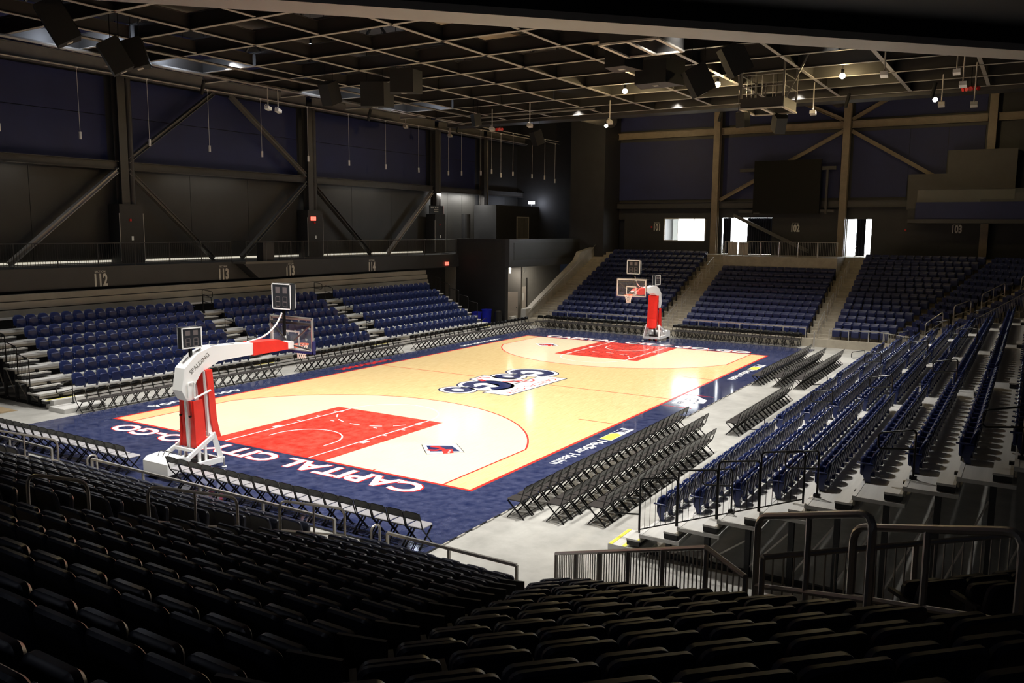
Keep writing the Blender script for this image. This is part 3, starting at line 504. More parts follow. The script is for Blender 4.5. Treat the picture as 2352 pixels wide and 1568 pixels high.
for sg in (-1, 1): bl.box(-L - .05, L + .05, sg * W - .05 + sg * 0, sg * W + .05, .002, .006); bl.box(sg * L - .05, sg * L + .05, -W, W, .002, .0062)
bl.build('boundary_line', 'line_red', crt)
bk = L - 1.6; RA = 7.24; CY = 6.706; ang = math.asin(CY / RA)
def edge_(sx, lst): return [(sx * x, y) for x, y in lst]
rl = MB(); wl_ = MB(); ribbon(rl, [(0, -W), (0, -1.95)], .05, .0045); ribbon(rl, [(0, 1.9), (0, W)], .05, .0045)
for sx in (-1, 1):
    P = [(L - .05, -CY)] + [(bk - RA * math.cos(ang - 2 * ang * k / 40), -RA * math.sin(ang - 2 * ang * k / 40)) for k in range(41)] + [(L - .05, CY)]
    P = edge_(sx, P); plate(MB(), P, .0021, .0018).build('three_point_area', 'wood_pale', crt); ribbon(rl, P, .06, .0045)
    plate(MB(), edge_(sx, [(L - .05, -2.44), (L - .05, 2.44), (L - 5.84, 2.44), (L - 5.84, -2.44)]), .004, .0018).build('painted_key', 'key_red', crt)
    for y in (-1.83, 1.83):
        ribbon(wl_, edge_(sx, [(L, y), (L - 5.8, y)]), .055, .0065)
        s = 1 if y > 0 else -1; q = L - 2.15; plate(wl_, edge_(sx, [(q, y), (q - .3, y), (q - .3, y + s * .22), (q, y + s * .22)]), .0065)
        for d in (3.3, 4.25, 5.15): ribbon(wl_, edge_(sx, [(L - d, y), (L - d, y + s * .2)]), .05, .0065)
    ribbon(wl_, edge_(sx, arc(L - 5.8, 0, 1.83, PI / 2, 1.5 * PI, 30)), .05, .0066)
    for k in range(7):
        a = -PI / 2 + PI * (k + .2) / 7; ribbon(wl_, edge_(sx, arc(L - 5.8, 0, 1.83, a, a + .24, 4)), .05, .0066)
    ribbon(wl_, edge_(sx, [(bk + .35, -1.22)] + arc(bk, 0, 1.22, 1.5 * PI, .5 * PI, 24) + [(bk + .35, 1.22)]), .05, .0067)
    for y in (-.9, .9): ribbon(wl_, edge_(sx, [(L - 3.95, y), (L - 3.95, y + .16 * (1 if y > 0 else -1))]), .05, .0067)
    for y in (-4.27, 4.27): ribbon(rl, edge_(sx, [(L, y), (L - .2, y)]), .05, .0046)
    wl_.build('white_line', 'line_white', crt)['kind'] = 'stuff'; wl_ = MB()
for x in (-5.3, 5.3):
    ribbon(rl, [(x, -W), (x, -W + 1.5)], .045, .0046)
for x in (-1.3, 1.32): ribbon(rl, [(x, -W), (x, -8.9)], .05, .003)
rl.build('red_line', 'line_red', crt)['kind'] = 'stuff'
for sx, rt, up in ((-1, (0, 1, 0), (-1, 0, 0)), (1, (0, -1, 0), (1, 0, 0))):
    text('baseline_lettering_edge', 'CAPITAL CITY GO-GO', 1.1, 'line_red', crt, (sx * 14.93, 0, .002), rt, up, fit=13.06, off=.055, extrude=.001)
    text('baseline_lettering', 'CAPITAL CITY GO-GO', 1.1, 'line_white', crt, (sx * 14.93, 0, .005), rt, up, fit=12.94, off=.03, extrude=.001)
for x0, lx in ((-9.3, -7.5), (7.45, 9.2)):
    text('sponsor_lettering', 'MedStar Health', .5, 'line_white', crt, (x0, -8.2, .003), (-1, 0, 0), (0, -1, 0), fit=3.25, off=.006)
    lg = plate(MB(), [(lx, -8.0), (lx + 1.8, -8.0), (lx + 1.8, -8.45), (lx, -8.45)], .001).build('sponsor_emblem', 'line_white', crt)
    plate(MB(), [(lx + .02, -8.02), (lx + .85, -8.02), (lx + 1.0, -8.2), (lx + .85, -8.43), (lx + .02, -8.43)], .003).build('yellow_field', 'logo_yellow', lg)
    m = MB()
    for d in (0, .22, .44): ribbon(m, [(lx + 1.0 + d, -8.03), (lx + 1.25 + d, -8.12), (lx + 1.32 + d, -8.25), (lx + 1.3 + d, -8.36)], .11, .0032)
    m.build('navy_stripes', 'line_navy', lg)
# league mark at mid sideline
lm = plate(MB(), [(-.75, -7.86), (1.0, -7.86), (1.02, -8.42), (.55, -8.9), (-.1, -8.98), (-.3, -8.5), (-.75, -8.4)], .001).build('league_emblem', 'line_white', crt)
text('league_lettering', 'NBA', .36, 'line_navy', lm, (-.38, -8.12, .004), (-1, 0, 0), (0, -1, 0), off=.01); text('league_lettering', 'G', .8, 'line_navy', lm, (.4, -8.3, .004), (-1, 0, 0), (0, -1, 0)); text('league_lettering', 'LEAGUE', .2, 'line_navy', lm, (-.0, -8.62, .004), (-1, 0, 0), (0, -1, 0))
# illegible far-sideline lettering: rounded strokes as the photograph shows them
def strokes(name, x0, x1, y0, m, n, h):
    mb = MB(); st = (x1 - x0) / n
    for k in range(n):
        c = x0 + st * (k + .5); tall = h * (1.25 if (k * 7) % 5 in (0, 3) else 1); kind = (k * 3 + n) % 4
        if kind in (0, 2): ribbon(mb, arc(c, y0, st * .36, 0, 2 * PI, 14), st * .26, .0025); mb.v[-60:] = [(x, y0 + (y - y0) * tall / (st * .95), z) for x, y, z in mb.v[-60:]]
        elif kind == 1: ribbon(mb, [(c - st * .3, y0 + tall * .5), (c + st * .1, y0 - tall * .1), (c + st * .35, y0 + tall * .45), (c, y0 - tall * .5)], st * .3, .0025)
        else: ribbon(mb, [(c - st * .35, y0 - tall * .45), (c - st * .3, y0 + tall * .3), (c + .02, y0 + tall * .45), (c + st * .3, y0 + tall * .2), (c + st * .32, y0 - tall * .45)], st * .3, .0025)
    mb.build(name, m, crt)
strokes('white_script', -12.5, -8.2, 8.27, 'line_white', 9, .36); strokes('red_script', -2.3, 1.7, 8.36, 'line_red', 9, .40); strokes('white_script', 7.8, 12.1, 8.25, 'line_white', 12, .24)
# centre emblem
em = MB()
def blob(mb, parts, z, grow):
    for kind, a in parts:
        if kind == 'e': cx, cy, rx, ry = a; plate(mb, [(cx + (rx + grow) * math.cos(2 * PI * k / 36), cy + (ry + grow) * math.sin(2 * PI * k / 36)) for k in range(36)], z)
        else:
            c = Vector((sum(p[0] for p in a) / len(a), sum(p[1] for p in a) / len(a))); plate(mb, [(p[0] + (grow if p[0] > c.x else -grow), p[1] + (grow if p[1] > c.y else -grow)) for p in a], z)
    return mb
SH = [('e', (-3.2, .66, .66, .76)), ('e', (-1.65, .25, 1.12, 1.22)), ('e', (.78, .62, .68, .78)), ('e', (2.3, .25, 1.0, 1.22)), ('p', [(-3.0, -1.7), (1.75, -1.8), (1.75, -.6), (-3.0, -.6)]), ('p', [(-.75, 1.62), (.35, 1.68), (.5, -.6), (-1.6, -.6)])]
ce = blob(MB(), SH, .004, .11).build('centre_emblem', 'line_navy', crt); blob(MB(), SH, .0058, .04).build('emblem_white', 'line_white', ce)
def gletter(mb, cx, cy, rx, ry):      # a G drawn for a reader facing -Y
    P = [(cx + (-1) * rx * math.cos(a), cy - ry * math.sin(a)) for a in [math.radians(q) for q in range(42, 331, 12)]]
    ribbon(mb, P, .5, .0076); ribbon(mb, [(cx - rx * .98, cy + ry * .52), (cx - rx * .98, cy - .02), (cx - .05, cy - .02)], .42, .0076)
nv = MB(); gletter(nv, -1.62, .25, .74, .84); gletter(nv, 2.3, .25, .66, .84)
for cx in (-3.2, .78): ribbon(nv, [(cx + .40 * math.cos(2 * PI * k / 30), .66 + .46 * math.sin(2 * PI * k / 30)) for k in range(31)], .34, .0076)
nv.build('emblem_letters', 'line_navy', ce)
rd = MB(); ribbon(rd, [(-.55, 1.5), (-.1, 1.55), (.05, 1.15)], .12, .0078); ribbon(rd, [(-.62, 1.3), (-.85, .9)], .26, .0078)
for d in (0, .3, .58, .9): ribbon(rd, [(-.5 + d * .55, .15 - d * .9), (-.05 + d * .5, -.25 - d * .4)], .13, .0078)
ribbon(rd, arc(.35, -.42, .5, PI * .8, PI * 1.9, 12), .09, .0078); rd.build('emblem_dome', 'line_red', ce)
gr = MB()
for k in range(4): ribbon(gr, [(-.15 + .22 * k, -.55), (-.05 + .22 * k, -.8)], .08, .0079)
gr.build('emblem_ball', 'logo_grey', ce); text('emblem_banner', 'CAPITAL CITY', .5, 'line_red', ce, (-.6, -1.42, .0078), (-1, 0, 0), (0, -1, 0), fit=4.1)
for sx in (-1, 1):
    cx, cy = sx * 11.3, sx * 4.5; q = .83
    d0 = plate(MB(), [(cx, cy + q), (cx - q, cy), (cx, cy - q), (cx + q * .9, cy)], .0041).build('corner_emblem', 'logo_black', crt)
    plate(MB(), [(cx, cy + q - .04), (cx - q + .04, cy), (cx, cy - q + .04), (cx + q * .9 - .04, cy)], .0055).build('emblem_white', 'line_white', d0); plate(MB(), [(cx, cy + q * .78), (cx - q * .62, cy + .1), (cx, cy - q * .8), (cx + q * .5, cy - .05)], .0065).build('emblem_navy', 'line_navy', d0)
    m = MB(); plate(m, [(cx - .12, cy - .05), (cx + .1, cy - .3), (cx - .25, cy - .6), (cx - .5, cy - .38)], .0078); ribbon(m, [(cx + .0, cy + .45), (cx + .05, cy + .2), (cx - .05, cy - .05), (cx - .3, cy + .05), (cx - .42, cy + .3)], .15, .0078); m.build('emblem_hand', 'line_red', d0)
    m = MB()
    for k in range(3): x0 = cx - .08 - .12 * k; y0 = cy - .34 - .06 * k; plate(m, [(x0 + .05 * math.cos(2 * PI * j / 10) * (1 if j % 2 else .45), y0 + .05 * math.sin(2 * PI * j / 10) * (1 if j % 2 else .45)) for j in range(10)], .0095)
    m.build('emblem_stars', 'line_white', d0)
m = MB()
for k in range(60): x = -17.8 + .6 * k; m.box(x, x + .3, -AY - .03, -AY, FZ, -.01)
m.build('edge_clips', 'steel_pale', crt)

# ================================================================== CONCRETE STANDS (near = -1, far = +1)
def RX(i): return 20.35 + .77 * i
def RS(i): return 23.5 + .77 * i
def RZ(sx, i): return .25 + .32 * i if sx > 0 else .43 + .302 * i
def jy(i): return RX(i) - R2 * RS(i)
TE = -1.77
def stand(sx, nrows, ymax, name, label):
    root = sempty(name, label)
    def P(x, y): return (sx * x, y)
    def pt(i, t): v = ST(RS(i), t, 0, sx); return (v.x, v.y)
    te0 = TE if sx > 0 else -4.56
    f = [P(20.0, ymax), P(20.0, 20.0 - R2 * 22.75)] + [tuple(ST(22.75, te0, 0, sx))[:2]] + [pt(0, te0), P(RX(0), jy(0)), P(RX(0), ymax)]
    MB().prism([(x, y, FZ) for x, y in f], (0, 0, .42 - FZ)).build('front_curb', 'stand_concrete' if sx > 0 else 'deck_dark', root)  # near curb coloured dark to mute the court light falling on it
    for i in range(nrows):
        te = TE if sx > 0 or i >= 8 else te0
        q = [P(RX(i), ymax), P(RX(i), jy(i)), pt(i, te), pt(i + 1, te), P(RX(i + 1), jy(i + 1)), P(RX(i + 1), ymax)]
        zt = RZ(sx, i); MB().prism([(x, y, FZ if i < 2 else RZ(sx, i) - .75) for x, y in q], (0, 0, zt - (FZ if i < 2 else RZ(sx, i) - .75))).build('tread', 'stand_concrete', root)
    return root
nr = stand(-1, 15, 12, 'stand_near', 'tan concrete terraces of the near stand'); fr = stand(1, 15, 11.25, 'stand_far', 'tan concrete terraces of the far stand')
def aisle_steps(sx, y0, y1, n, root):
    for i in range(n):
        a, b = sorted((sx * (RX(i) + .40), sx * RX(i + 1))); MB().box(a, b, y0, y1, RZ(sx, i), RZ(sx, i) + .16).build('step', 'stand_concrete', root)
def aisle_steps_diag(sx, t0, t1, n, root):
    for i in range(0 if sx > 0 else 8, n): MB().prism([ST(RS(i) + .4, t0, RZ(sx, i), sx), ST(RS(i) + .4, t1, RZ(sx, i), sx), ST(RS(i + 1), t1, RZ(sx, i), sx), ST(RS(i + 1), t0, RZ(sx, i), sx)], (0, 0, .16)).build('step', 'stand_concrete', root)
for sx, root in ((-1, nr), (1, fr)):
    aisle_steps(sx, -.25, 1.5, 14, root); aisle_steps(sx, -9.55, -8.3, 14, root); aisle_steps_diag(sx, -4.5, -3.5, 14, root)
aisle_steps(1, 9.6, 11.2, 14, fr)
# far: platform behind section 102, side stair wall
MB().box(RX(11), 32, -8.2, -.3, 3.0, CZ).build('platform', 'stand_concrete', fr)
sw = sempty('wall_stair'); MB().prism([(20.1, 11.2, FZ), (33, 11.2, FZ), (33, 11.2, 5.6), (28.6, 11.2, 5.0), (28.0, 11.2, 4.35), (20.9, 11.2, 1.1), (20.1, 11.2, 1.05)], (0, .4, 0)).build('stair_wall', 'concrete', sw)
MB().tube([(20.3, 11.1, .85), (21, 11.1, 1.15), (30.5, 11.1, 5.2), (31.5, 11.1, 5.9)], .022, 6).build('handrail', 'rail_steel', sw)
guard('platform_railing', 'tan picket railing along the wheelchair platform above section 102', [(RX(11) + .15, -.35, CZ), (RX(11) + .15, -8.15, CZ)], 1.05, 1.25, 'rail_steel', .026)
for k, y in enumerate((-.9, -1.7)): MB().box(RX(11) + .2, RX(11) + .25, y - .35, y + .35, CZ + .05, CZ + 1.0).build('plywood_sheet', 'beam_pale', label='pale sheet panel leaning on the platform railing, %s one' % ORD[k], cat='panel', group='sheets on platform railing')
def flat_rail(sx, y0, y1, lab, x=20.05, z0=.42, h=.63, n=4):
    t = thing('front_rail', lab, 'railing', (0, 0, 0), 0, 'front rails'); MB().beam((sx * x, y0, z0 + h), (sx * x, y1, z0 + h), .05, .05).build('top_rail', 'rail_steel', t)
    for k in range(n + 1): y = y0 + (y1 - y0) * k / n; MB().beam((sx * x, y, z0), (sx * x, y, z0 + h), .045, .045).build('post', 'rail_steel', t)
flat_rail(-1, -8.3, -.25, 'grey front rail along the near section before the basket'); flat_rail(-1, -12.5, -9.65, 'grey front rail ending by the walkway, near stand', n=2); flat_rail(-1, 1.5, 9.5, 'grey front rail at the outer block of the near stand')
flat_rail(1, 1.75, 9.3, 'pale front rail beside the side stair', n=5); flat_rail(1, -8.3, -.35, 'pale front rail below the wheelchair platform', n=6); flat_rail(1, -12.9, -9.65, 'pale front rail below the club balcony', n=3)
def hoop_rail(name, pA, pB, zA, zB, h, lab, m='rail_grey', r=.024, mid=True, group='aisle handrails'):
    """inverted U handrail standing on two points"""
    t = thing(name, lab, 'handrail', (0, 0, 0), 0, group); a = Vector((pA[0], pA[1], zA)); b = Vector((pB[0], pB[1], zB)); up = Vector((0, 0, h))
    MB().tube(round_path([a, a + up, b + up, b], .16), r, 8).build('hoop', m, t, True)
    if mid: MB().tube([a + up * .5, b + up * .5], r * .8, 6).build('mid_rail', m, t, True)
    if (b - a).length > 1.5: c = a.lerp(b, .5); MB().tube([c, c + up], r * .8, 6).build('post', m, t, True)
def ztread(sx, x): return RZ(sx, max(0, min(14, int((x - 20.35) / .77)))) if x >= 20.35 else .42
for sx, yy, nm in ((-1, -8.9, 'near-stand aisle before the basket'), (-1, .6, 'near-stand outer aisle'), (1, -8.9, 'aisle under the club side'), (1, .6, 'aisle beside the lit opening')):
    seg = [(26.2, 25.4), (24.5, 22.9), (22.0, 20.4), (19.66, 19.4)] if sx < 0 else [(31.6, 30.9), (29.4, 27.8), (27.0, 25.4), (24.6, 23.0), (22.2, 20.6), (19.75, 19.5)]
    for k, (a, b) in enumerate(seg):
        za, zb = ztread(sx, a), ztread(sx, b)
        if a < 20: za = zb = FZ
        hoop_rail('aisle_handrail', (sx * a, yy), (sx * b, yy), za, zb, 1.05 if a > 20 else .95, '%s hoop handrail in the %s, %s from the top' % ('brown-grey' if sx < 0 else 'pale', nm, ORD[k]), 'rail_grey' if sx < 0 else 'rail_steel', mid=a > 20)
for sx in (-1, 1):
    seg = [(31.9, 30.1), (30.9, 29.2), (27.5, 26.0), (25.2, 24.0)] if sx < 0 else [(33, 31), (29.9, 28.4), (27.7, 26.6), (25.9, 24.8)]
    for k, (a, b) in enumerate(seg):
        if sx < 0 and k > 1: continue
        tt = -4.0 if sx > 0 else (-4.0, -4.42)[k]; A = ST(a, tt, 0, sx); B = ST(b, tt, 0, sx); za = RZ(sx, int((a - 23.5) / .77)); zb = RZ(sx, int((b - 23.5) / .77))
        hoop_rail('aisle_handrail', (A.x, A.y), (B.x, B.y), za, zb, 1.12 if sx > 0 else (1.3, 1.42)[k], '%s hoop handrail on the corner aisle of the %s stand, %s from the top' % ('thick grey' if sx < 0 else 'tan', 'near' if sx < 0 else 'far', ORD[k]), 'rail_grey' if sx < 0 else 'rail_steel', .034 if sx < 0 else .026)
for sx in (-1, 1):
    nm = 'near' if sx < 0 else 'far'; c = Vector((0, 0, 0))
    guard('corner_railing', 'grey picket railing around the %s corner landing' % nm, [tuple(ST(22.7, -4.75, .42, sx)), tuple(ST(22.95, TE, .42, sx)), tuple(ST(24.3, TE, .42, sx))] if sx > 0 else [tuple(ST(22.65, -4.53, .1, sx)), tuple(ST(28.35, -4.53, 2.38, sx)), tuple(ST(29.2, -4.53, 2.4, sx))], .68 if sx > 0 else .95, 1.3, 'rail_grey' if sx < 0 else 'rail_steel', .03 if sx < 0 else .024)
    guard('vomitory_railing', 'grey sloped picket railing beside the %s walkway' % nm, [tuple(ST(24.5, TE, .4, sx)), tuple(ST(30.6, TE, 3.15, sx))] if sx > 0 else [tuple(ST(29.45, -4.5, 2.6, sx)), tuple(ST(29.45, -1.1, 2.6, sx))], 1.05, 1.6, 'rail_grey' if sx < 0 else 'rail_steel', .03 if sx < 0 else .024)
# dark end wall below the terraces at the walkway
for sx in (-1, 1):
    tw = TE + .05 if sx > 0 else -4.5; m = MB(); m.prism([ST(24.3, tw, FZ, sx), ST(35 if sx > 0 else 29.6, tw, FZ, sx), ST(35 if sx > 0 else 29.6, tw, 4.9 if sx > 0 else 2.2, sx)], ST(0, .1, 0, sx)); struct('wall_walkway_%s' % ('near' if sx < 0 else 'far'), m, 'deck_tan')

# ================================================================== SEATS
# sitter faces +X, origin on the floor under the backrest
def pad_protos(bm_, sm_):
    tl = math.radians(13)
    bk_ = MB().panel(.492, .47, .07, .075, lambda a, b, c: (-b * math.sin(tl) - .02 - c + .35 * a * a, a, .34 + b * math.cos(tl)), e=.02, seg=4).mesh('backrest', bm_, True)
    cu = MB().panel(.36, .30, .02, .05, lambda a, b, c: (-.0 - (b + .08) * math.sin(tl) + c + .35 * a * a, a, .42 + b * math.cos(tl)), e=.008).mesh('back_cushion', sm_, True)
    st = MB().panel(.45, .40, .11, .07, lambda a, b, c: (.015 + c + b * .06 + .03 * math.cos(a * 4), a, .285 + b), e=.035, seg=4).mesh('seat', sm_, True)
    ar = MB().beam((-.06, .255, .56), (.24, .255, .57), .045, .035).mesh('armrest', 'pad_frame'); lg = MB().beam((.02, .255, 0), (.02, .255, .55), .05, .09, (1, 0, 0)).beam((.02, .255, .01), (.02, .2, .01), .12, .02).mesh('standard', 'pad_frame')
    return [('backrest', bk_, [('back_cushion', cu)]), ('seat', st, []), ('armrest', ar, []), ('standard', lg, [])]
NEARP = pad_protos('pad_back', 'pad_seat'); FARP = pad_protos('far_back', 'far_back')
tl = math.radians(9)
tb = MB().panel(.455, .44, .06, .17, lambda a, b, c: (-.02 - b * math.sin(tl) - c + .9 * a * a - (.05 * max(0, b - .25)), a, .17 + b), e=.02, seg=5, rb=.05).mesh('backrest', 'tele_plastic', True)
rb = MB()
for a in (-.13, 0, .13): rb.panel(.06, .33, .014, .02, lambda x, y, c, a=a: (-.085 - y * math.sin(tl) - c + .9 * (a + x) ** 2 - .008, a + x, .19 + y), e=.004, seg=2)
rb = rb.mesh('back_rib', 'tele_rib', True)
tp = MB().panel(.40, .37, .07, .09, lambda a, b, c: (.09 + c - .1 * (b - .2) ** 2, a, .10 + b), e=.022, seg=4, rb=.05).mesh('seat', 'tele_plastic', True)
ta = MB().panel(.045, .29, .03, .015, lambda a, b, c: (-.08 + b, .245 + a, .345 + c), e=.006, seg=2).mesh('armrest', 'tele_arm', True)
tg = MB().prism([(-.1, .245, .34), (.06, .245, .34), (.10, .245, .16), (.03, .245, -.02), (-.06, .245, -.02), (-.04, .245, .15)], (0, .028, 0)).mesh('standard', 'tele_arm')
TELE = [('backrest', tb, [('back_rib', rb)]), ('seat', tp, []), ('armrest', ta, []), ('standard', tg, [])]
def merge_stuff(name, protos, places, label, cat, group):
    """seats beyond the first three hundred of their kind: one object"""
    v = []; f = []; mats = []; mi = []
    flat = [m for _, m, s in protos for m in [m] + [q for _, q in s]]
    for me in flat:
        if me.materials[0] not in mats: mats.append(me.materials[0])
    data = [([x.co.copy() for x in me.vertices], [tuple(p.vertices) for p in me.polygons], mats.index(me.materials[0])) for me in flat]
    for loc, rz in places:
        R = Matrix.Translation(loc) @ Matrix.Rotation(rz, 4, 'Z')
        for vs, fs, k in data:
            n = len(v); v += [tuple(R @ p) for p in vs]; f += [tuple(i + n for i in q) for q in fs]; mi += [k] * len(fs)
    me = bpy.data.meshes.new(name); me.from_pydata(v, [], f)
    for m in mats: me.materials.append(m)
    me.polygons.foreach_set('material_index', mi); me.polygons.foreach_set('use_smooth', [True] * len(f)); me.set_sharp_from_angle(angle=.7); me.update()
    o = link(name, me); o['kind'] = 'stuff'; o['label'] = label; o['category'] = cat; o['group'] = group
def spread(y0, y1, n): return [y0 + (y1 - y0) * (k + .5) / n for k in range(n)]
def bowl(sx):
    out = []          # (loc, rz, label)
    rz = 0 if sx < 0 else PI; nm = 'near stand' if sx < 0 else None; dr = math.atan2(1 / R2, -sx / R2)
    for sec, y0, y1, n, rows in (('101', 1.6, 9.4, 15, 14), ('102', -8.2, -.35, 16, 11 if sx > 0 else 14), ('103', None, -9.65, 0, 14)):
        for i in range(rows):
            a = y0 if y0 is not None else jy(i) + .06; k = n or max(1, int((y1 - a) / .495)); b = y1
            for j, y in enumerate(spread(b, a, k)):
                if sx > 0: lab = 'navy padded chair in the %s block, %s row up, %s from its aisle' % ({'101': 'side-stair', '102': 'video-screen', '103': 'club-balcony'}[sec], ordi(i), ordi(j))
                else: lab = 'dark padded chair facing the video screen, %s block, %s row up, %s from aisle' % ({'101': 'outer', '102': 'basket-side', '103': 'bend-side'}[sec], ordi(i), ordi(j))
                out.append(((sx * (RX(i) + (.45 if sx > 0 else .36)), y, RZ(sx, i)), rz, lab))
    for i in range(14):
        t0 = -5.47 - .32 * i + .2; k = max(1, int((-4.6 - t0) / .49)); dt = (-4.6 - t0) / k
        for j in range(k):
            t = -4.6 - dt * (j + .5); p = ST(RS(i) + .45, t, RZ(sx, i), sx); out.append((tuple(p), dr, ('dark' if sx < 0 else 'navy') + ' padded chair in the angled corner block, %s row up, %s from the corner aisle' % (ordi(i), ordi(j))))
        if i >= (2 if sx > 0 else 8):
            for j in range(3):
                p = ST(RS(i) + .45, -3.15 + .49 * j, RZ(sx, i), sx); out.append((tuple(p), dr, ('dark' if sx < 0 else 'navy') + ' padded chair between corner aisle and walkway railing, %s row up, %s in' % (ordi(i), ordi(j))))
    return out
near = [s for s in bowl(-1) if seen(Vector(s[0]) + Vector((0, 0, .6)), 220)]; far = [s for s in bowl(1) if seen(Vector(s[0]) + Vector((0, 0, .6)), 120)]
def place(seats, protos, name, cat, group, cap=300, stuff=None):
    seats = sorted(seats, key=lambda s: (Vector(s[0]) - CAM).length); 
    for loc, rz, lab in seats[:cap]: stamp(protos, name, lab, cat, loc, rz, group)
    if len(seats) > cap: merge_stuff(name + '_rows', protos, [(l, r) for l, r, _ in seats[cap:]], stuff, cat, group)
    print(name, len(seats))
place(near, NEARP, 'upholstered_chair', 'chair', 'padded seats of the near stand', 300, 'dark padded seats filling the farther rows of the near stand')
far.sort(key=lambda s: s[0][2]); 
place(far, FARP, 'bowl_chair', 'chair', 'padded seats of the far stand', 300, 'unlit padded seats filling the upper rows of the far stand')
# filler panels where the straight rows meet the corner rows (near stand)
for i in range(1, 13):
    a = Vector((-(RX(i) + .42), jy(i) + .1, 0)); q = ST(RS(i) + .42, -5.47 - .32 * i + .16, 0, -1); c = (a + q) / 2
    MB().beam((a.x, a.y, RZ(-1, i) + .48), (q.x, q.y, RZ(-1, i) + .48), .03, .56).build('corner_filler_panel', 'pad_frame', label='flat black panel filling the bend of the %s row, near stand' % ORD[i], cat='panel', group='row-bend panels')
# ================================================================== TELESCOPIC STANDS
def tstand(name, label, side, n, y0, dy, z0, dz, x0, x1, aisles):
    """side=+1: left stand (rows rise towards +Y), -1: right stand"""
    t = thing(name, label, 'bleachers')
    for i in range(n):
        ya = side * (y0 + dy * i); yb = side * (y0 + dy * (i + 1) + .06); z = z0 + dz * i; a, b = sorted((ya, yb))
        dk = MB().box(x0, x1, a, b, z - .07, z).build('deck', 'deck_alu', t)
        e0, e1 = sorted((ya, ya + side * .07)); MB().box(x0, x1, e0, e1, z, z + .012).build('nosing', 'deck_edge', dk)
        r0, r1 = sorted((ya + side * .02, ya + side * .05)); MB().box(x0, x1, r0, r1, z - .17, z - .07).build('fascia_strip', 'deck_tan', dk)
        for j, (a0, a1) in enumerate(aisles):           # half steps in the aisles
            s0, s1 = sorted((ya, ya - side * .30)); st = MB().box(a0, a1, s0, s1, z - dz / 2 - .04, z - dz / 2).build('aisle_step', 'deck_alu', t)
            MB().box(a0, a1, s0, s0 + .05, z - dz / 2, z - dz / 2 + .006).build('step_nosing', 'step_yellow' if i == 0 else 'deck_tan', st)
            MB().box(a0, a1, s0 + .01, s1 - .01, z - dz / 2 - .14, z - dz / 2 - .04).build('step_box', 'deck_dark', st)
        br = MB()
        k = int((x1 - x0) / 1.55)
        for q in range(k): x = x0 + .8 + 1.55 * q; br.box(x - .05, x + .05, *sorted((ya - side * .08, ya + side * .1)), z - .26, z - .1)
        br.build('bracket', 'black_metal', t)['kind'] = 'stuff'
    for x in (x0 + .3, (x0 + x1) / 2, x1 - .3):
        for i in range(n): ya = side * (y0 + dy * i + .5); MB().box(x - .05, x + .05, *sorted((ya, ya + side * .1)), FZ, z0 + dz * i - .07).build('support_leg', 'deck_dark', t)
    for i in range(n - 1):
        ya = side * (y0 + dy * i + .5); MB().beam((x0 + .3, ya, .05), (x0 + .3, ya + side * dy, z0 + dz * i - .1), .03, .03).build('cross_brace', 'rail_grey', t)
    MB().box(x0 + .3, x0 + .4, *sorted((side * y0, side * (y0 + dy * n))), FZ, FZ + .1).build('floor_rail', 'deck_dark', t)
    return t
LA = [(-14.75, -13.6), (-4.85, -3.65), (3.6, 4.9), (14.3, 15.4)]; LY, LDY, LZ, LDZ = 11.45, .78, .5, .40
tl_ = tstand('telescopic_stand', 'pale aluminium telescopic stand under the section signs', 1, 6, LY, LDY, LZ, LDZ, -14.8, 15.5, LA)
for k, (z0, z1, m) in enumerate(((2.95, 3.22, 'closed_grey'), (3.26, 3.55, 'closed_grey'), (3.58, 3.85, 'closed_grey'))): MB().box(-20, 15.4, 16.35 + .1 * k, 16.6 + .1 * k, z0, z1).build('closed_row', m, tl_)
MB().box(-20, 15.4, 16.28, 16.35, 2.86, 2.95).build('closed_row_edge', 'deck_edge', tl_)
MB().box(-14.8, -13.2, 9.9, 10.9, FZ, .12).build('bottom_step', 'deck_alu', tl_); MB().box(-14.6, -13.4, 10.9, 11.45, FZ, .3).build('bottom_step', 'deck_alu', tl_)
for a0, a1 in LA[1:]: MB().box(a0, a1, 10.75, 11.2, FZ, .14).build('bottom_step', 'deck_alu', tl_)
for k in range(3): MB().box(-13.2, 14.2, 11.47 + .02 * k, 11.5 + .02 * k, .02 + .14 * k, .12 + .14 * k).build('front_board', 'deck_alu', tl_)
RA_ = [(-16.0, -15.1), (-5.95, -5.05), (3.5, 4.4), (12.45, 13.35)]; RY, RDY, RZ0, RDZ = 13.05, .82, .46, .31
tr_ = tstand('telescopic_stand', 'pale aluminium telescopic stand opposite the section signs', -1, 10, RY, RDY, RZ0, RDZ, -16.05, 16.0, RA_)
MB().box(-16.05, -15.0, -13.05, -12.35, FZ, .12).build('bottom_step', 'deck_alu', tr_)
for k in range(2): MB().box(-16.04, -15.01, -12.45 - .3 * k, -12.37 - .3 * k, .12, .128).build('yellow_stripe', 'step_yellow', tr_)
for a0, a1 in RA_[1:]: MB().box(a0, a1, -13.05, -12.75, FZ, .16).build('bottom_step', 'deck_alu', tr_)
left = []; right = []
for sec, x0, x1, n in (('112', -13.5, -4.9, 17), ('113', -3.6, 3.55, 14), ('114', 4.95, 14.2, 18)):
    for i in range(6):
        for j, x in enumerate(spread(x0, x1, n)): left.append(((x, LY + LDY * i + .08, LZ + LDZ * i), -PI / 2, 'navy tip-up chair under the section signs, %s block, %s row up, %s along' % ({'112': 'guard-stair', '113': 'camera-platform', '114': 'corner-pier'}[sec], ordi(i), ordi(j))))
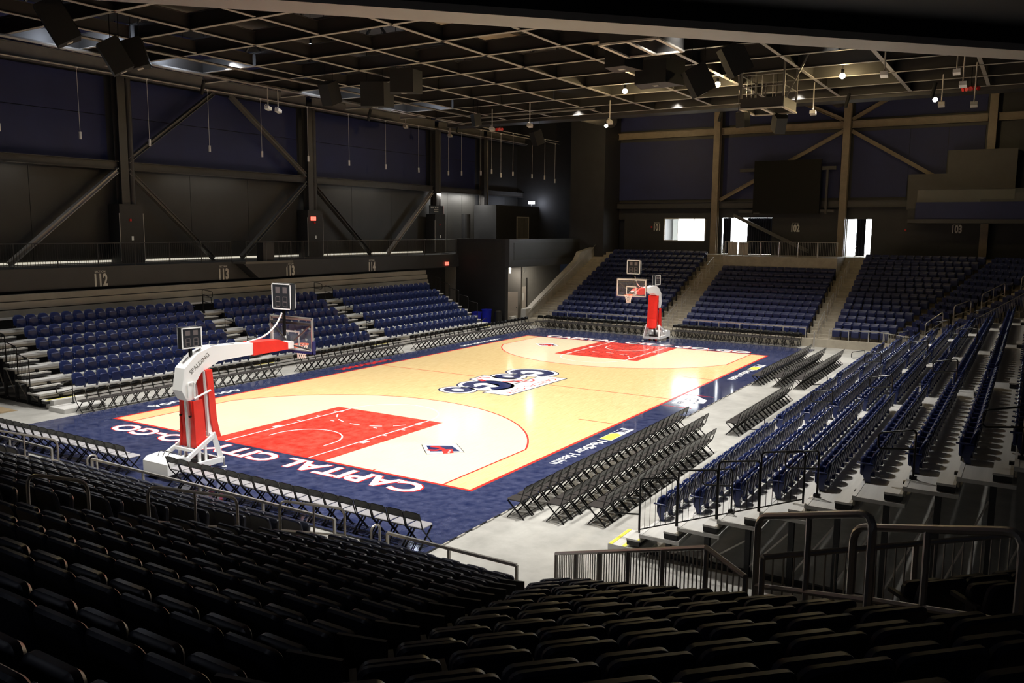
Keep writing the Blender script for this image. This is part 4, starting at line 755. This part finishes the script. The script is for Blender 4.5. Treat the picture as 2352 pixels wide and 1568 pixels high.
for sec, x0, x1, n in (('first block', -15.0, -6.0, 18), ('second block', -5.0, 3.45, 17), ('third block', 4.45, 12.4, 16), ('last block', 13.4, 15.8, 5)):
    for i in range(9):
        for j, x in enumerate(spread(x0, x1, n)): right.append(((x, -RY - RDY * i - .1, RZ0 + RDZ * i), PI / 2, 'navy tip-up chair opposite the section signs, %s, %s row up, %s along' % (sec, ordi(i), ordi(j))))
right = [s for s in right if seen(Vector(s[0]) + Vector((0, 0, .4)), 150)]
place(left, TELE, 'tip_up_chair', 'chair', 'tip-up seats of the sign-wall telescopic stand', 300)
place(right, TELE, 'bleacher_chair', 'chair', 'tip-up seats of the opposite telescopic stand', 300, 'navy plastic seats filling the far end of the opposite telescopic stand')
# black end guards and aisle rails
def end_guard(x, side, ya, yb, za, zb, lab, h=1.0, group='stand end guards'):
    t = thing('end_guard', lab, 'railing', (0, 0, 0), 0, group); a = Vector((x, side * ya, za)); b = Vector((x, side * yb, zb)); up = Vector((0, 0, h))
    top_a = Vector((x, side * ya, zb + h * .86)); top_b = Vector((x, side * yb, zb + h))
    MB().tube(round_path([a, top_a, top_b, b], .09), .02, 7).build('hoop', 'black_metal', t, True); MB().tube([a + Vector((0, 0, .08)), b + Vector((0, 0, .08))], .014, 5).build('bottom_rail', 'black_metal', t)
    n = 7
    for k in range(1, n): MB().tube([a.lerp(b, k / n) + Vector((0, 0, .08)), top_a.lerp(top_b, k / n)], .006, 4, False).build('picket', 'black_metal', t)
def p_rail(x, y, z, side, lab, sx=0, h=.92, L=.62):
    t = thing('aisle_rail', lab, 'handrail', (x, y, z), 0, 'stand aisle rails'); d = Vector((sx, -side if sx == 0 else 0, 0)) * L
    MB().tube(round_path([(0, 0, 0), (0, 0, h), d + Vector((0, 0, h - .14)), d + Vector((0, 0, h - .44)), (0, 0, h - .36)], .09), .019, 7).build('loop', 'black_metal', t, True); MB().box(-.05, .05, -.06, .06, -.02, .06).build('clamp', 'black_metal', t)
for i in range(6): end_guard(-15.98, -1, RY + RDY * i - .02, RY + RDY * (i + 1) - .04, RZ0 + RDZ * i, RZ0 + RDZ * (i + 1), 'black picket guard on the near end of the opposite stand, %s from the bottom' % ORD[i]) if i < 4 else None
for k, i in enumerate((0, 2, 4, 6, 8)): p_rail(-15.45, -(RY + RDY * i) - .1 + (.35 if i == 0 else 0), FZ + .16 if i == 0 else RZ0 + RDZ * i, -1, 'black loop rail at the near end of the opposite stand, %s from the bottom' % ORD[k])
for j, (a0, a1) in enumerate(RA_[1:]):
    for k, i in enumerate((0, 2, 4, 6)): p_rail((a0 + a1) / 2 + .15, -(RY + RDY * i) + (.3 if i == 0 else -.05), FZ if i == 0 else RZ0 + RDZ * i, -1, 'black loop rail in the %s aisle of the opposite stand, %s one up' % (ORD[j], ORD[k]))
for i in range(1, 6): end_guard(-14.72, 1, LY + LDY * i - .02, LY + LDY * (i + 1) - .04, LZ + LDZ * (i - 1), LZ + LDZ * i, 'black picket guard on the near end of the sign-wall stand, %s from the bottom' % ORD[i - 1]); end_guard(15.42, 1, LY + LDY * i - .02, LY + LDY * (i + 1) - .04, LZ + LDZ * (i - 1), LZ + LDZ * i, 'black picket guard by the corner block on the sign-wall stand, %s from the bottom' % ORD[i - 1])
p_rail(-13.95, 10.75, .1, 1, 'black loop rail at the foot of the sign-wall stand', -1); p_rail(15.0, 11.2, FZ, 1, 'black loop rail beside the blue bins', -1)
for j, xx in enumerate((-4.3, 4.2)):
    for k, i in enumerate((1, 3, 5)): p_rail(xx, LY + LDY * i, LZ + LDZ * i, 1, 'black loop rail in the %s aisle of the sign-wall stand, %s one up' % (('first', 'second')[j], ORD[k]))
for k, x in enumerate((-3.9, 3.9)): p_rail(x, LY + LDY * 5.7, LZ + LDZ * 5, 1, 'tall black loop rail at the top of the sign-wall stand, %s aisle' % ORD[k], 1, 1.1)

# ================================================================== FOLDING CHAIRS
fs = MB().panel(.40, .40, .035, .05, lambda a, b, c: (b - .17, a, .425 + c), e=.012).mesh('seat', 'chair_pad', True)
fs2 = MB().panel(.40, .40, .035, .05, lambda a, b, c: (b - .17, a, .425 + c), e=.012).mesh('seat', 'glare_pad', True)
fb = MB().panel(.43, .185, .026, .09, lambda a, b, c: (-.245 - .25 * b - c + .5 * a * a, a, .635 + b), e=.008, seg=4, rb=.03).mesh('backrest', 'black_vinyl', True)
ff = MB()
for y in (-.21, .21): ff.tube([(-.29, y, .8), (-.17, y, .43), (.20, y, 0)], .015, 6)
ff.tube([(.165, -.21, .04), (.165, .21, .04)], .009, 5); ff.tube([(-.17, -.21, .43), (-.17, .21, .43)], .010, 5); ff = ff.mesh('front_frame', 'black_metal', True)
fl = MB()
for y in (-.19, .19): fl.beam((.2, y, .42), (-.26, y, 0), .035, .022)
fl.tube([(-.17, -.19, .08), (-.17, .19, .08)], .009, 5); fl = fl.mesh('rear_legs', 'black_metal', True)
FOLD = [('seat', fs, []), ('backrest', fb, []), ('front_frame', ff, []), ('rear_legs', fl, [])]; FOLD2 = [('seat', fs2, [])] + FOLD[1:]
def row(n, x0, y0, dx, dy, rz, lab, protos=FOLD, z=0.0, group='black folding chairs'):
    for k in range(n):
        p = (x0 + dx * k, y0 + dy * k, z)
        if seen(p, 150): stamp(protos, 'folding_chair', lab % ordi(k), 'chair', p, rz + random.uniform(-.02, .02), group)
row(21, -14.2, 9.62, .462, 0, -PI / 2, 'black folding chair courtside before the guard-stair block of the sign-wall stand, %s along', z=FZ); row(17, -3.4, 9.62, .455, 0, -PI / 2, 'black folding chair courtside before the camera-platform block of the sign-wall stand, %s along', z=FZ); row(28, 5.4, 9.62, .465, 0, -PI / 2, 'black folding chair courtside before the corner-pier block of the sign-wall stand, %s along', z=FZ)
row(18, -18.05, -8.85, 0, .465, 0, 'black folding chair with glare-paled seat behind the near basket, %s from the walkway corner', FOLD2); row(16, -18.05, 1.25, 0, .465, 0, 'black folding chair with glare-paled seat before the outer block, %s from the basket', FOLD2)
row(17, 18.75, 9.35, 0, -.465, PI, 'black folding chair, front row beside the side stair, %s from the stair'); row(17, 19.6, 9.2, 0, -.465, PI, 'black folding chair, back row beside the side stair, %s from the stair', z=FZ)
row(17, 18.75, -.55, 0, -.465, PI, 'black folding chair, front row below the video-screen block, %s from the basket'); row(17, 19.6, -.5, 0, -.465, PI, 'black folding chair, back row below the video-screen block, %s from the basket', z=FZ)
for r_, (y, xa, n) in enumerate(((-9.62, -15.2, 24), (-10.55, -14.95, 22), (-11.45, -14.6, 17))): row(n, xa, y, .46, 0, PI / 2, 'black folding chair, %s row of the first bench block opposite the signs, %%s along' % ORD[r_], z=FZ)
row(16, -4.3, -11.45, .46, 0, PI / 2, 'black folding chair in the single row opposite the signs, %s along', z=FZ)
for r_, (y, xa, n) in enumerate(((-9.55, 5.4, 21), (-10.45, 5.5, 19), (-11.35, 5.5, 19))): row(n, xa, y, .455, 0, PI / 2, 'black folding chair, %s row of the second bench block opposite the signs, %%s along' % ORD[r_], z=FZ)

# ================================================================== BASKETS (built as the near one; the far one is turned round)
def lerp_poly(y0, y1, pts): return [(x, y0, z) for x, z in pts], (0, y1 - y0, 0)
def basket(rz, lab):
    t = thing('basketball_goal', lab, 'basketball hoop', (0, 0, .012), rz, 'portable goals')
    def B(mb, n, m, sm=False, parent=None): return mb.build(n, m, parent or t, sm)
    # base
    w_ = B(MB().prism(*lerp_poly(-.52, .52, [(-18.14, .16), (-18.14, .46), (-18.02, .55), (-17.6, .58), (-17.42, .46), (-17.42, .16)])), 'counterweight', 'hoop_white'); B(MB().box(-17.95, -17.75, -.525, -.52, .42, .44), 'vent_slot', 'led_seg', parent=w_)
    cb_ = MB(); 
    for k in range(3): a = -.2 + .2 * k; cb_.tube(round_path([(-17.9, a, .57), (-17.75, a + .1, .68), (-17.6, a - .1, .62), (-17.45, a + .05, .5), (-17.2, a, .35)], .1), .010, 5)
    B(cb_, 'hoses', 'rubber', True)
    for s in (-1, 1):
        B(MB().beam((-17.5, s * .5, .22), (-16.3, s * .5, .22), .09, .15), 'base_rail', 'hoop_white'); B(MB().beam((-17.5, s * .48, .46), (-16.5, s * .4, .95), .07, .11), 'sloping_rail', 'hoop_white'); B(MB().beam((-16.35, s * .5, .15), (-16.55, s * .38, 1.0), .09, .14), 'upright', 'hoop_white')
        for x in (-17.05, -16.85): B(MB().beam((x, s * .42, .2), (x, s * .42, .72), .06, .07), 'strut', 'hoop_white')
        B(MB().cyl((-16.34, s * .56, -.0), (-16.34, s * .56, .02), .07, 12), 'foot_pad', 'hoop_white'); B(MB().cyl((-16.34, s * .56, 0), (-16.34, s * .56, .26), .02, 8), 'levelling_screw', 'rail_steel')
        B(MB().cyl((-17.95, s * .44 - .05, .11), (-17.95, s * .44 + .05, .11), .11, 14), 'wheel', 'rubber', True); B(MB().cyl((-16.6, s * .2 - .04, .07), (-16.6, s * .2 + .04, .07), .07, 12), 'caster', 'horn_red', True)
    B(MB().beam((-16.36, -.55, .2), (-16.36, .55, .2), .09, .13), 'cross_member', 'hoop_white'); B(MB().beam((-17.2, -.45, .62), (-17.2, .45, .62), .07, .08), 'cross_member', 'hoop_white'); B(MB().beam((-16.52, -.4, .95), (-16.52, .4, .95), .08, .08), 'cross_member', 'hoop_white')
    B(MB().cyl((-16.9, 0, .3), (-16.7, 0, .9), .06, 10).box(-17.2, -16.6, -.25, .25, .2, .36), 'hydraulics', 'steel_dark')
    # masts and pads
    def pad(pts, y, th, n, m):    # vertical pad strip following x,z points, width y
        mb = MB(); P = [(x, z) for x, z in pts]; poly = P + [(x - th, z) for x, z in P[::-1]]; mb.prism([(x, -y, z) for x, z in poly], (0, 2 * y, 0)); return B(mb, n, m)
    pad([(-16.2, .82), (-16.32, 1.35), (-16.36, 2.0), (-16.42, 2.78)], .3, .2, 'front_pad', 'hoop_red')
    for s in (-1, 1):
        mb = MB(); mb.prism([(-17.0, s * .3, .66), (-16.98, s * .24, 1.2), (-17.06, s * .24, 1.98), (-17.06, s * .15, 1.98), (-16.98, s * .13, 1.2), (-17.0, s * .1, .66)], (-.07, 0, 0)); B(mb, 'rear_pad', 'hoop_red')
        B(MB().prism([(-17.08, s * .30, .66), (-17.08, s * .25, 1.98), (-16.78, s * .25, 1.98), (-16.72, s * .3, .66)], (0, s * .05, 0)), 'side_pad', 'hoop_red'); B(MB().beam((-16.5, s * .2, .9), (-16.55, s * .2, 2.75), .08, .16, (1, 0, 0)), 'front_mast', 'hoop_white')
        B(MB().cyl((-17.1, s * .2, 1.55), (-17.16, s * .2, 1.55), .03, 8), 'pad_latch', 'black_metal')
    B(MB().beam((-17.0, 0, .6), (-17.05, 0, 2.3), .1, .16, (1, 0, 0)), 'rear_mast', 'hoop_white'); B(MB().tube([(-17.05, -.3, 2.05), (-16.5, -.3, 2.2)], .03, 8), 'tie_rod', 'hoop_white')
    hd = B(MB().prism(*lerp_poly(-.2, .2, [(-17.36, 2.3), (-17.24, 2.9), (-16.8, 3.26), (-16.31, 3.41), (-14.82, 3.34), (-14.82, 3.0), (-16.1, 2.96), (-16.7, 2.72), (-16.93, 2.41), (-16.97, 2.0), (-17.2, 2.0)])), 'boom', 'hoop_white')
    text('maker_lettering', 'SPALDING', .17, 'steel_grey', hd, (-16.75, -.203, 2.98), (math.cos(.62), 0, math.sin(.62)), (-math.sin(.62), 0, math.cos(.62)), extrude=.001)
    sl = MB()
    for x, z, a in ((-17.05, 3.1, .69), (-16.65, 3.32, .35), (-16.1, 3.41, -.04), (-15.5, 3.38, -.04)): d = Vector((math.cos(a), 0, math.sin(a))) * .11; c = Vector((x, 0, z)); sl.beam(c - d, c + d, .05, .012)
    B(sl, 'lifting_slot', 'led_seg', parent=hd)
    B(MB().tube(round_path([(-17.2, -.26, 2.1), (-17.2, -.26, 2.5), (-17.0, -.26, 2.5), (-17.0, -.26, 2.1)], .06), .025, 8), 'handle', 'hoop_white', True)
    B(MB().prism(*lerp_poly(-.23, .23, [(-14.85, 3.36), (-13.85, 3.33), (-13.5, 3.2), (-13.5, 3.0), (-14.85, 2.97)])), 'boom_pad', 'hoop_red'); B(MB().beam((-13.6, 0, 3.12), (-13.2, 0, 3.1), .34, .22), 'mount_head', 'hoop_white')
    # backboard
    bx = -13.105
    gl = B(MB().box(bx - .012, bx, -.88, .88, 2.93, 3.93), 'glass_board', 'glass')
    fr_ = MB()
    for y in (-.9, .9): fr_.box(bx - .06, bx + .004, y - .025, y + .025, 2.9, 3.97)
    for z in (2.92, 3.95): fr_.box(bx - .06, bx + .004, -.92, .92, z - .025, z + .025)
    B(fr_, 'board_frame', 'rail_steel', parent=gl)
    bd = MB()
    for y in (-.87, .87): bd.box(bx + .001, bx + .005, y - .028, y + .028, 2.94, 3.92)
    for z in (2.97, 3.9): bd.box(bx + .001, bx + .005, -.87, .87, z - .028, z + .028)
    for y in (-.29, .29): bd.box(bx + .001, bx + .005, y - .026, y + .026, 3.05, 3.52)
    for z in (3.06, 3.5): bd.box(bx + .001, bx + .005, -.29, .29, z - .026, z + .026)
    B(bd, 'painted_square', 'line_white', parent=gl)
    pdm = MB(); pdm.box(bx - .07, bx + .03, -.96, .96, 2.85, 2.92)
    for y in (-.945, .945): pdm.box(bx - .07, bx + .03, y - .025, y + .025, 2.85, 3.25)
    B(pdm, 'edge_padding', 'hoop_navy', parent=gl)
    sup = MB()
    for s in (-1, 1): sup.beam((bx - .1, 0, 3.1), (bx - .06, s * .85, 3.75), .04, .04); sup.beam((bx - .1, 0, 3.1), (bx - .06, s * .85, 2.98), .04, .04)
    sup.beam((bx - .08, -.86, 3.78), (bx - .08, .86, 3.78), .05, .07); B(sup, 'board_bracing', 'steel_dark')
    # rim and net
    rx = bx + .15 + .23; n = 24; rim = MB(); rim.tube([(rx + .23 * math.cos(2 * PI * k / n), .23 * math.sin(2 * PI * k / n), 3.05) for k in range(n + 1)], .011, 6); rim.box(bx + .005, bx + .17, -.09, .09, 2.98, 3.07); rm = B(rim, 'rim', 'rim_orange', True)
    net = MB(); m_ = 12; lv = [(3.04, .225), (2.95, .19), (2.86, .16), (2.77, .14), (2.68, .13), (2.6, .13)]
    for d in (-1, 1):
        for k in range(m_): net.tube([(rx + r * math.cos(2 * PI * (k + d * .5 * q) / m_), r * math.sin(2 * PI * (k + d * .5 * q) / m_), z) for q, (z, r) in enumerate(lv)], .0075, 4)
    B(net, 'net', 'net_white', parent=rm)
    # shot clocks and cable
    def clock(cx, cz, w, h, th, rzz, zb):
        c = B(MB().box(-th / 2, th / 2, -w / 2, w / 2, 0, h), 'shot_clock', 'led_face'); c.matrix_local = Matrix.Translation((cx, 0, cz)) @ Matrix.Rotation(rzz, 4, 'Z'); fm = MB(); e = .035; sg = MB()
        for s in (-1, 1):
            x0, x1 = sorted((s * (th / 2 - .02), s * (th / 2 + .012))); u0, u1 = sorted((s * th / 2, s * (th / 2 + .005)))
            for y in (-w / 2, w / 2 - e): fm.box(x0, x1, y, y + e, 0, h)
            for z in (0, h - e): fm.box(x0, x1, -w / 2, w / 2, z, z + e)
            for cy in (-.19, .19):
                for (y0, y1, z0, z1) in ((-.1, .1, .47, .5), (-.1, .1, .28, .31), (-.1, .1, .1, .13), (-.12, -.09, .13, .47), (.09, .12, .13, .47), (-.11, .11, .62, .86)): sg.box(u0, u1, (cy + y0) * w, (cy + y1) * w, z0 * h, z1 * h)
        B(fm, 'clock_frame', 'hoop_white', parent=c); B(sg, 'digit_segments', 'led_seg', parent=c); B(MB().beam((cx, 0, zb), (cx, 0, cz), .07, .07), 'clock_pole', 'black_metal')
    clock(-16.88, 3.41, .6, .58, .22, PI / 2 - .15, 3.1); clock(-13.42, 4.22, .82, .8, .18, 0, 3.4)
    B(MB().tube(round_path([(-14.9, 0, 3.36), (-14.2, 0, 3.45), (-13.7, .05, 3.75), (-13.45, .05, 4.1)], .3), .025, 6), 'cable', 'hoop_white', True)
    return t
basket(0, 'white portable basketball goal with red pads before the near stand'); basket(PI, 'white portable basketball goal with red pads at the far baseline')
# odds and ends at the left edge
t = thing('cardboard_sheet', 'flat brown cardboard sheet on the concrete beside the guard stair', 'cardboard', (-16.6, 12.6, FZ)); MB().box(-1.1, 1.2, -.7, .8, 0, .012).build('sheet', 'wood_ply', t); MB().box(.3, 1.15, -.6, .75, .012, .024).build('folded_flap', 'wood_ply', t)
t = thing('floor_cable', 'short black cable lying on the cardboard sheet', 'cable', (-16.7, 12.4, FZ + .02)); MB().tube(round_path([(-.8, 0, .02), (-.2, .12, .02), (.2, -.1, .03), (.6, .1, .02)], .2), .035, 6).build('cord', 'rubber', t)
